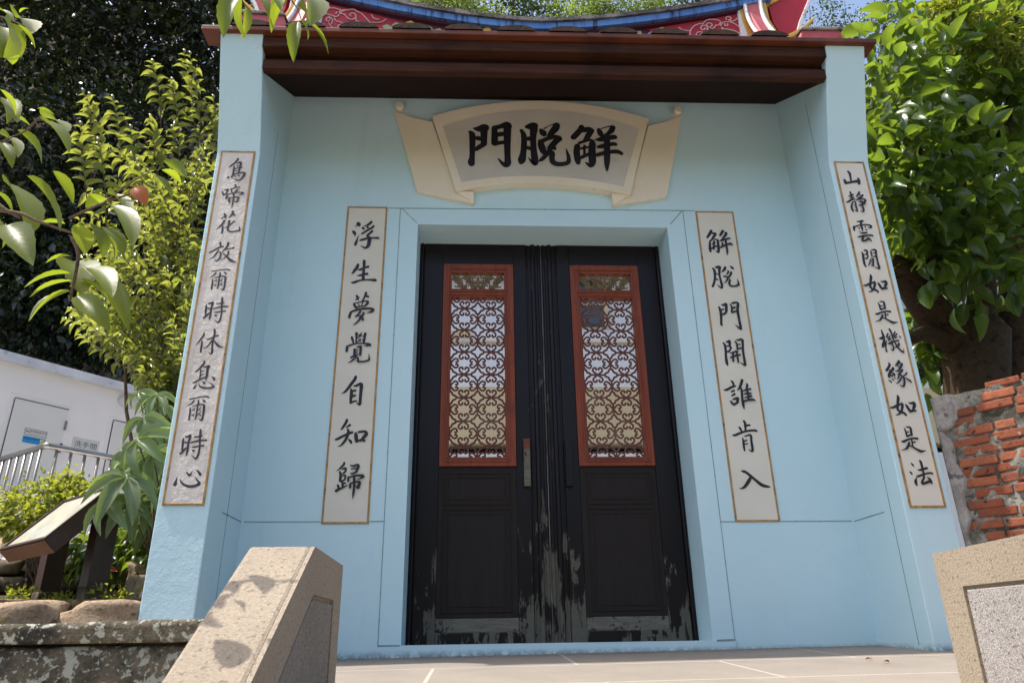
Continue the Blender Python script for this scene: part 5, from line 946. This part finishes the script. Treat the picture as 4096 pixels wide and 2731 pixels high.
# dark wood on the slope, left, and a canopy added overhead to shade it
fo = crown('forest', LF_FOREST, None, [blob((-10.1319,8.0000,11.8472),1.5), blob((-9.5232,9.0000,13.2337),1.6), blob((-8.1293,9.5000,13.9225),1.6), blob((-6.8550,9.5000,12.3375),1.3), blob((-9.1823,7.8000,9.3289),1.4), blob((-8.3376,8.6000,10.0788),1.5), blob((-7.2545,9.2000,10.4533),1.5),
    blob((-8.6414,7.2000,6.7064),1.2), blob((-8.1552,8.0000,7.5605),1.3), blob((-7.2364,8.6000,7.9407),1.3), blob((-6.3447,9.0000,8.6275),1.2), blob((-8.2125,7.2000,5.5109),.9), blob((-7.4293,7.6000,5.3658),.9), blob((-6.6386,8.2000,5.4601),.9), blob((-6.0463,8.6000,6.3786),1.0), blob((-11.6341,10.0000,16.3981),1.8), blob((-9.3073,10.0000,16.4991),1.8), blob((-11.1820,8.0000,9.7574),1.8), blob((-9.4654,7.0000,5.8149),1.4)], 900, 36, .26, .16, .28, 'quad', .5, .8)
tag(fo, 'dark evergreen wood covering the slope behind the toilet block', 'forest', None, 'stuff')
ca = crown('added_shade_canopy', LF_FOREST, None, [blob((-15,6,15),(3.0,3.0,1.2)), blob((-13,10,16),(4,4,1.6)), blob((-10,7,15),(3,3,1.4)), blob((-18,11,14),(4,4,2)), blob((-9.5,11.5,16),(3.5,3,1.5)), blob((-13.5,3.5,13),(2.5,2.5,1.5)), blob((-7,9.5,15.2),(2.4,2.6,1.2))], 230, 30, .5, .34, .3, 'quad', .4, .9)
tag(ca, 'canopy added above the slope to shade the dark wood', 'forest', None, 'stuff')
def tree(name, label, base, top, r0, blobs, n_cl, per, spread, L, lm_, bark, ratio=.26, limbs=6, kind='quad', group=None, droop=.3, flat=.8):
    t = thing(name, label, 'tree', base, group); mb = MB(); pts = limb(mb, base, top, r0, r0*.35, 8, .03)
    for i in range(limbs):
        b = blobs[i % len(blobs)]; a = pts[3+(i % 5)]; limb(mb, a, tuple(np.array(b[0])+rng.normal(size=3)*np.array(b[1])*.4), r0*.32, r0*.06, 6, .10)
    mb.build('trunk', bark, t, 0, True); crown('crown', lm_, t, blobs, n_cl, per, spread, L, ratio, kind, droop, flat); return t
tree('feathery_tree', 'bright feathery tree rising behind the middle of the roof ridge', (2.6,12.5,1.2), (3.7088,12.5000,18.4589), .12, [blob((2.7319,12.5000,18.3293),(.9,.7,.6)), blob((3.8621,12.0000,18.0178),(1.0,.7,.6)), blob((4.8112,12.5000,18.3182),(.7,.6,.5)), blob((3.6535,12.5000,19.7700),(1.4,1,.7)), blob((3.1539,12.0000,17.4592),(1.2,.7,.35))], 190, 40, .17, .11, LF_BRIGHT, BARKD, .2, droop=.55)
tree('hillside_tree', 'mid green leafy tree behind the left slope of the ridge, beside the pale trunk', (.2,12.8,1.4), (0.7112,13.0000,19.2554), .14, [blob((-1.6439,12.5000,18.4314),(.8,.8,.6)), blob((0.0033,13.0000,19.0759),(1.2,.9,.7)), blob((1.2653,13.0000,18.7128),(1.0,.8,.6)), blob((-0.2792,13.0000,20.3719),(1.6,1,.8))], 130, 36, .20, .13, LF_MID, BARKD)
tree('weeping_tree', 'pale green weeping tree over the left part of the blue ridge band', (-.9,11.6,1.4), (-1.0689,11.6000,17.4789), .10, [blob((-0.9322,11.4000,17.0639),(.6,.5,.45)), blob((-0.1705,11.4000,16.8570),(.55,.5,.3)), blob((-1.5950,11.6000,17.9797),(.8,.6,.5)), blob((-1.9005,11.6000,17.3601),(.35,.4,.4))], 80, 40, .15, .12, LF_BRIGHT, BARKD, .16, droop=1.0)
tree('glossy_tree', 'dark glossy tree behind the right half of the ridge', (5.6,13.2,1.6), (6.8335,13.0000,20.0852), .14, [blob((6.1715,13.0000,19.3781),(.9,.8,.6)), blob((7.6742,13.0000,19.7286),(1.1,.8,.5)), blob((1.7341,14.5000,20.7320),(1.2,.8,.9)), blob((6.9239,13.0000,20.8853),(1.6,1,.7)), blob((9.5274,13.5000,20.9653),(1.2,.9,.5))], 140, 34, .20, .13, LF_MID, BARKD)
t = thing('pale_trunk', 'pale bare trunk standing above the ridge left of centre', 'tree trunk', (-2.4,10.2,1.0)); mb = MB(); limb(mb, (-2.0,10.2,1.0), (-2.3851,10.2000,15.8786), .16, .14, 8, .004); q = Vector((-2.3851,10.2000,15.8786)); limb(mb, q, q+Vector((-.05,0,1.5)), .14, .12, 4, .01); mb.build('trunk', PALEB, t, 0, True)
tree('lacy_tree', 'lacy dark tree with white sky showing through, above the right pillar', (8.2,11.5,1.4), (11.3991,11.0000,16.4713), .13, [blob((9.7863,11.0000,16.9165),(.6,.6,.7)), blob((10.2109,10.6000,16.0967),(.6,.6,.45)), blob((11.6742,10.8000,17.0309),(.7,.6,.4)), blob((9.7918,10.8000,15.3947),(.6,.6,.3)), blob((11.8981,10.8000,16.2836),(.6,.6,.4)), blob((10.5316,10.6000,14.5990),(.6,.6,.35)), blob((11.5686,10.6000,14.7880),(.6,.6,.4))], 120, 26, .17, .10, LF_MID, BARKD, .24, 14)
tree('shady_tree', 'dark tree filling the gap between right pillar and big leaved tree', (6.6,8.0,1.0), (8.8536,8.0000,9.9151), .14, [blob((8.5419,8.0000,10.7308),(.5,.6,.6)), blob((8.4222,7.6000,8.6161),(.8,.7,.7)), blob((9.1773,7.6000,7.5933),(1.0,.7,.8)), blob((10.4188,7.6000,8.1277),(1.0,.7,.9)), blob((7.9313,7.2000,6.3815),(.7,.6,.5)), blob((9.4114,7.4000,6.3176),(.8,.6,.5)), blob((7.9123,7.8000,8.7442),(.3,.5,.5)), blob((11.4348,8.0000,10.3297),(1,.7,1))], 220, 34, .2, .16, LF_FOREST, BARKD)

# shoots with two rows of leaves
class Shoots:
    def __init__(s): s.P = []; s.D = []; s.N = []; s.L = []; s.stem = MB()
    def shoot(s, a, b, n, L, r=.006, sag=.06, side=None):
        a, b = np.array(a, float), np.array(b, float); ax = b-a; ln = np.linalg.norm(ax); ax /= ln
        sd = np.cross(ax, rng.normal(size=3)*.35+np.array([0,-1,.2])) if side is None else np.array(side); sd /= np.linalg.norm(sd)
        mid = (a+b)/2+np.array([.05*ln,0,sag*ln])+rng.normal(size=3)*.08*ln
        f = lambda t: a*(1-t)**2+2*mid*t*(1-t)+b*t*t
        s.stem.tube([tuple(f(t)) for t in np.linspace(0,1,7)], [r*(1-.75*t) for t in np.linspace(0,1,7)], 5)
        for k in range(n):
            t = .12+.88*(k+.5)/n; sg = 1 if k % 2 else -1; p = f(t)
            d = sd*sg*.9+ax*(.30+.45*t)+rng.normal(size=3)*.38+np.array([-.12,0,.0]); nn_ = np.cross(np.cross(d, np.array([0,0,1.])), d); nn_ = nn_/np.linalg.norm(nn_)+rng.normal(size=3)*.3
            s.P.append(p); s.D.append(d); s.N.append(nn_); s.L.append(L*(.75+.4*rng.random())*(1-.45*max(0, t-.75)/.25))
        s.P.append(b); s.D.append(ax+np.array([0,0,-.2])); s.N.append(np.array([0,-.5,1.])); s.L.append(L*.6)
    def build(s, root, lm_, bark, ratio=.2, kind='mid', curl=1.6):
        s.stem.build('stems', bark, root, 0, True); L = np.array(s.L); leaves('foliage', lm_, root, s.P, s.D, s.N, L, L*ratio, kind, None, curl)
sh = thing('tall_shrub', 'tall sunlit yellow green shrub of upright leafy shoots left of the gate', 'shrub', (-3.3,2.0,.7)); S = Shoots()
base = np.array([-3.25,2.0,.7])
tips = [((423,125),2.0,1.1), ((350,148),2.0,.9), ((436,130),2.0,1.0), ((190,216),1.7,1.1), ((258,231),1.7,.9), ((205,225),1.6,.8), ((185,292),1.5,.9), ((345,275),1.8,.7), ((470,240),2.1,1.0), ((490,230),2.2,.9), ((395,190),2.0,.8), ((300,300),1.7,.9), ((225,330),1.5,.9), ((395,300),1.9,.8), ((455,300),2.0,.8)]
for (u, v), y, ln in tips:
    p = np.array(A2(u, v, y)); S.shoot(p+np.array([.22,.1,-.95])*ln, p, 17, .15)
for k in range(165):
    v = 300+560*rng.random()**.62; ul = (215-(v-300)*.2) if v < 620 else 150; ur = 505-(v-300)*.16
    if v > 760: ul = 130+(v-760)*1.9
    u = ur-(ur-ul)*rng.random()**1.35; y = 1.0+1.5*rng.random(); p = np.array(A2(u, v, y)); ln = .45+.40*rng.random()
    d = np.array(A2(410+20*rng.normal(), v+170, 1.8))-p; d /= np.linalg.norm(d); S.shoot(p+d*ln, p, int(10+8*ln), .118)
mb = S.stem
for u, v in ((400,500),(330,560),(440,420),(270,640),(380,700)):
    limb(mb, base+rng.normal(size=3)*np.array([.06,.06,0]), A2(u, v, 1.8), .022, .008, 8, .03)
S.build(sh, LF_SHRUB, TWIG, .19)

# near branches hanging into the picture
def branch(name, label, specs, twigs, loc, y0, ratio=.21, lm_=None):
    t = thing(name, label, 'branch', loc); P = []; D = []; N = []; L = []; Wd = []
    for sp_ in specs:
        (u0, v0), (u1, v1) = sp_[:2]; wr = sp_[2] if len(sp_) > 2 else ratio*(.85+.3*rng.random()); y = y0+.22*rng.normal()*.5
        a = np.array(A2(u0, v0, y)); b = np.array(A2(u1, v1, y+.05*rng.normal())); d = b-a; l = np.linalg.norm(d)
        n = np.array([.35*rng.normal(), -.25+.35*rng.normal(), 1.0]); P.append(a); D.append(d); N.append(n); L.append(l); Wd.append(l*wr*.84)
    leaves('foliage', lm_ or LF_NEAR, t, P, D, N, np.array(L), np.array(Wd), 'big', None, .7)
    for tw_, r in twigs: mb = MB(); mb.tube(catmull([tuple(A2(u, v, y0)) for u, v in tw_], 4), [r*(1-.5*i/((len(tw_)-1)*4)) for i in range((len(tw_)-1)*4+1)], 6); mb.build('twig', TWIG, t, 0, True)
    return t
branch('overhanging_branch', 'near branch of big serrated leaves hanging in from the left edge', [((0,205),(42,262)), ((15,228),(40,270)), ((0,232),(25,280)), ((95,268),(160,292),.3), ((92,272),(168,340),.24), ((40,298),(110,372)), ((0,308),(52,350)), ((5,328),(30,378)), ((22,265),(72,285)), ((85,250),(128,260),.16), ((375,370),(440,408)),
  ((8,415),(86,524),.3), ((62,404),(158,524),.2), ((122,392),(175,465),.25), ((-8,440),(35,487)), ((150,514),(88,508),.2), ((18,517),(70,590),.24), ((-12,495),(17,567),.3), ((250,470),(315,547)), ((175,515),(200,580),.42), ((207,512),(246,587),.33), ((233,520),(289,580),.32), ((248,540),(269,606)), ((180,518),(215,565)), ((162,588),(103,598),.22), ((162,628),(50,648),.2), ((166,645),(62,672),.2), ((162,668),(55,726),.24), ((162,682),(189,719),.3), ((178,680),(249,747),.22), ((200,615),(262,664)), ((213,603),(266,668)), ((185,640),(273,702),.24), ((223,635),(302,742),.17), ((348,400),(402,451),.26), ((290,390),(340,416),.3), ((372,390),(417,416),.3), ((243,455),(198,470),.3), ((248,443),(304,492),.18), ((316,430),(345,446),.25), ((168,600),(190,655),.3)],
  [([(-30,480),(45,490),(80,505),(150,530),(192,540)], .0055), ([(158,502),(240,465),(318,440)], .004), ([(240,465),(300,420),(345,395)], .003), ([(165,545),(178,575),(178,605),(165,670),(160,690)], .0055), ([(-20,455),(10,480),(45,500)], .007), ([(70,290),(95,265),(60,300),(-10,330)], .003)], (-2.3,-2.75,1.3), -2.8)
branch('overhanging_branch', 'near leafy twig hanging in at the top left corner', [((10,42),(28,131),.3), ((25,52),(52,128),.26), ((40,57),(87,109),.2), ((35,40),(76,62),.25), ((-8,20),(34,43),.28), ((0,60),(8,120),.3), ((45,30),(64,16),.2), ((10,120),(30,138),.3)], [([(-20,35),(20,45),(58,62)], .004)], (-2.3,-2.75,2.1), -2.8)
branch('hanging_twig', 'twig of yellow green serrated leaves hanging in front of the left end of the roof', [((552,-14),(506,71),.22), ((556,-2),(555,93),.2), ((566,18),(561,86),.16), ((582,-14),(628,43),.2), ((657,-6),(616,73),.18), ((683,50),(671,133),.17), ((691,46),(713,91),.2), ((704,48),(763,119),.15), ((682,14),(716,50),.2), ((700,-12),(728,38),.2), ((640,-20),(628,30),.25), ((520,-25),(500,20),.3), ((600,-25),(650,10),.2)], [([(664,-14),(672,5),(683,20),(692,46)], .0028), ([(545,-20),(556,2),(575,25)], .0025), ([(575,25),(580,34)], .002)], (-1.6,-2.8,2.6), -2.85)
brn = leaves('withered_leaf', LF_BROWN, None, [(-1.3997,-2.8000,1.2100)], [tuple(Vector((-1.3586,-2.8000,1.1562))-Vector((-1.3997,-2.8000,1.2100)))], [(0,-1,.3)], .062, .022, 'big'); tag(brn, 'withered brown leaf hanging among the green ones on the left branch', 'leaf')

# palmate plant and undergrowth beside the left pillar
def palmate(name, label, centres, loc, L, lm_, stems_to):
    t = thing(name, label, 'plant', loc); P = []; D = []; N = []; LL = []; mb = MB()
    for (u, v, y, a0, s_) in centres:
        c = np.array(A2(u, v, y)); nrm = np.array([.3*rng.normal(), -.75, .65+.25*rng.normal()]); nrm /= np.linalg.norm(nrm); e1 = np.cross(nrm, [0,1,.2]); e1 /= np.linalg.norm(e1); e2 = np.cross(nrm, e1); k = 6+int(rng.random()*2)
        for i in range(k):
            th = a0+(i-(k-1)/2)*.80; d = e1*math.cos(th)+e2*math.sin(th)-nrm*.30; P.append(c); D.append(d+np.array([0,0,-.22])); N.append(nrm+rng.normal(size=3)*.12); LL.append(L*s_*(1-.32*abs(i-(k-1)/2)/(k/2))*(.9+.2*rng.random()))
        mb.tube(catmull([tuple(c), tuple(c*.5+np.array(stems_to)*.5+np.array([.02,.05,.06])), stems_to], 4), .0045, 5)
    LL = np.array(LL); leaves('foliage', lm_, t, P, D, N, LL, LL*.15, 'big', None, .9); mb.build('stems', TWIG, t, 0, True)
palmate('palmate_plant', 'plant with large palmate leaves leaning against the left edge of the gate', [(315,1007,-.35,2.6,1.1), (292,1094,-.40,1.6,1.15), (350,1042,-.2,2.2,.9), (330,960,-.1,2.6,.8), (262,1078,-.3,2.9,.8), (350,1130,-.1,1.7,.9), (372,985,0,2.0,.8), (300,1150,-.2,1.9,.9), (360,905,.1,1.6,.8), (245,1150,-.42,2.2,.85), (335,1200,.1,1.5,.8), (375,1060,.05,1.2,.8), (280,1035,0,3.0,.8), (372,930,.2,2.2,.7), (318,900,.2,2.8,.6)], (-2.5,.1,.3), .27, LF_PALM, (-2.42,.15,.5))
vn = thing('leafy_undergrowth', 'leafy green undergrowth between the information board and the left pillar', 'undergrowth', (-2.5,.5,.3))
crown('foliage', LF_BIG, vn, [blob((-2.5892,0.4000,0.8612),(.16,.15,.25)), blob((-2.6729,0.5000,0.7093),(.20,.15,.14)), blob((-2.5767,0.4000,1.1169),(.12,.12,.2)), blob((-2.8106,0.7000,0.6920),(.22,.1,.10)), blob((-3.0109,0.8000,0.6762),(.25,.1,.06)), blob((-2.4837,0.4000,0.6415),(.12,.12,.12))], 75, 16, .06, .075, .3, 'mid', .5)
yb = thing('golden_bush', 'clipped bush of tiny golden green leaves in front of the railing', 'bush', (-3.6,.75,.5))
crown('foliage', LF_YEL, yb, [blob((-3.6709,0.8000,0.9550),(.20,.2,.12)), blob((-3.5238,0.8000,1.0205),(.20,.2,.14)), blob((-3.3784,0.8000,0.9652),(.16,.15,.10)), blob((-3.5051,0.7000,0.8559),(.22,.2,.10)), blob((-3.3867,0.7000,0.8406),(.18,.18,.1)), blob((-3.4294,0.9000,1.1058),(.05,.05,.08)), blob((-3.7424,0.8000,0.8870),(.12,.15,.08)), blob((-3.3030,0.9000,1.0833),(.10,.08,.05))], 190, 16, .045, .042, .30, 'mid', .2)
mb = MB()
for k in range(12): limb(mb, (-3.45+.05*rng.normal(), .85, .45), np.array(A2(30+12*k, 1160, .8)), .006, .003, 5, .06)
mb.build('stems', TWIG, yb, 0, True)
pk = thing('pink_leaved_plant', 'low plant with two pink leaves by the dark rubble wall', 'plant', (-2.5,.5,.4)); leaves('foliage', LF_PINK, pk, [(-2.7622,0.5000,0.5197), (-2.7277,0.5000,0.5247), (-2.7657,0.4800,0.5127)], [(.4,0,.15),(.8,-.2,.25),(-.5,-.2,.0)], [(0,-.5,1)]*3, .14, .05, 'big'); mb = MB(); limb(mb, (-2.45,.55,.3), (-2.7530,0.5000,0.5142), .006, .004, 5); mb.build('stems', TWIG, pk)
mo_ = crown('moss_and_weeds', LF_YEL, None, [blob((-2.75,-.05,.31),(.25,.12,.012)), blob((-3.2,-.2,.31),(.3,.12,.012)), blob((-2.4,-.25,.31),(.15,.1,.012)), blob((-3.35,.5,.36),(.08,.05,.05)), blob((-2.7,.4,.33),(.2,.12,.02))], 60, 10, .03, .03, .3, 'quad', -.2); tag(mo_, 'small bright weeds growing on the soil bed', 'weeds', None, 'stuff')

# big leaved tree on the right
bt = thing('big_leaved_tree', 'stout tree with large glossy leaves behind the brick wall', 'tree', (4.6,1.9,.0)); mb = MB()
B0 = Vector((4.2875,1.9000,1.9449)); T0 = Vector((4.4432,1.9000,2.7723))
mb.tube([(4.52,1.9,.2), tuple(B0), tuple(B0.lerp(T0,.5)), tuple(T0), tuple((4.3353,1.9000,2.9604))], [.42,.30,.285,.33,.26], 14); mb.build('trunk', BARK, bt, 0, True)
mb = MB(); mb.tube([(5.05,2.1,.2), tuple((4.8068,2.1000,2.1369)), tuple((5.0590,2.1000,2.9325)), tuple((5.3678,2.1000,3.7490)), tuple((6.0228,2.0000,4.9271))], [.24,.20,.18,.17,.10], 12); mb.build('second_trunk', BARK, bt, 0, True)
for pts, r0, r1 in (([(2205,780,1.85),(2160,740,1.8),(2120,690,1.7),(2085,640,1.6),(2050,610,1.5),(1990,590,1.5)], .20, .10), ([(2250,770,1.9),(2255,640,2.0),(2230,500,1.9),(2180,330,1.6)], .16, .05), ([(2190,790,1.8),(2130,765,1.7),(2095,775,1.6),(2060,750,1.6)], .10, .03), ([(2230,500,1.9),(2300,320,1.5),(2330,180,1.2)], .08, .03), ([(2120,690,1.7),(2150,560,1.4),(2140,420,1.2),(2095,300,1.0)], .06, .02), ([(2075,480,1.2),(2110,420,1.1),(2150,380,1.1)], .02, .01)):
    mb = MB(); q = catmull([tuple(A2(*p)) for p in pts], 4); mb.tube(q, [r0+(r1-r0)*i/(len(q)-1) for i in range(len(q))], 10); mb.build('limb', BARK, bt, 0, True)
crown('crown', LF_BIG, bt, [blob((3.6638,0.9000,5.2666),(.28,.3,.25)), blob((4.0418,1.0000,5.4862),(.4,.4,.3)), blob((3.4570,0.9000,4.7245),(.22,.3,.3)), blob((3.8856,0.9000,4.8943),(.35,.35,.3)), blob((4.6111,1.1000,5.4851),(.5,.4,.35)), blob((5.0031,1.2000,5.3018),(.45,.4,.4)), blob((3.2518,0.9000,3.9720),(.20,.25,.30)), blob((3.4672,0.9000,3.8341),(.3,.3,.25)), blob((3.8710,1.0000,4.0558),(.3,.3,.2)), blob((4.0333,1.0000,3.8656),(.28,.3,.16)), blob((4.7558,1.5000,5.0360),(.45,.4,.3)), blob((5.0789,1.4000,4.7416),(.3,.4,.4)), blob((3.5256,1.0000,4.3963),(.2,.2,.25)), blob((5.5453,1.3000,6.2586),(.4,.4,.3)), blob((5.5956,1.3000,5.2925),(.4,.4,.6)), blob((6.2303,1.8000,7.7322),(.6,.9,.4),.8)], 185, 8, .16, .20, .27, 'big', .35, 1.0, .4)
crown('upper_crown', LF_BIG, bt, [blob((4.8657,2.2000,6.1881),(.4,.5,.35)), blob((4.9596,2.3000,5.4319),(.5,.5,.4)), blob((6.0194,2.2000,7.2037),(.5,.6,.5)), blob((5.6381,2.3000,5.9651),(.7,.5,.4)), blob((6.3228,2.3000,6.8091),(.6,.6,.6)), blob((5.0,1.7,6.3),(1.1,1.0,.5))], 170, 8, .16, .25, .28, 'big', .35, 1.0, .4)
crown('lower_crown', LF_BIG, bt, [blob((3.7954,1.4000,3.6329),(.25,.3,.2)), blob((3.9285,1.2000,3.2846),(.35,.3,.2)), blob((4.4160,1.2000,3.3834),(.4,.3,.3)), blob((4.5510,1.3000,3.9274),(.4,.3,.2)), blob((4.5487,2.4000,4.1246),(.4,.4,.3)), blob((5.2725,2.6000,4.2505),(.5,.4,.3)), blob((5.7607,2.5000,4.5498),(.5,.4,.4)), blob((4.6429,2.4000,3.6856),(.4,.3,.25)), blob((4.2829,2.4000,2.8054),(.12,.2,.25)), blob((4.2606,2.2000,2.9207),(.12,.15,.15)), blob((4.1561,2.2000,4.2236),(.2,.3,.3))], 170, 8, .16, .21, .28, 'big', .5, .8)
ut = thing('fine_leaved_tree', 'fine leaved yellow green tree at the top right corner above the big leaves', 'tree', (4.6,.9,.0)); mb = MB(); limb(mb, (5.6,1.4,0), (5.3844,0.9000,5.6068), .09, .04, 8, .02)
for u, v in ((2200,60),(2290,30),(2240,110),(2330,130),(2160,20)): limb(mb, (5.4580,0.9000,5.8432), A2(u, v, .8), .018, .005, 7, .05)
mb.build('trunk', BARKD, ut, 0, True)
crown('crown', LF_YEL, ut, [blob((4.2488,0.8000,5.8989),(.16,.2,.1)), blob((4.5800,0.8000,5.9412),(.25,.2,.13)), blob((4.8552,0.8000,5.7759),(.2,.2,.13)), blob((4.4660,0.7000,5.4323),(.16,.2,.07)), blob((4.7748,0.7000,5.2775),(.12,.2,.10)), blob((4.3875,0.8000,5.7294),(.14,.2,.06))], 110, 13, .06, .075, .2, 'mid', .3)
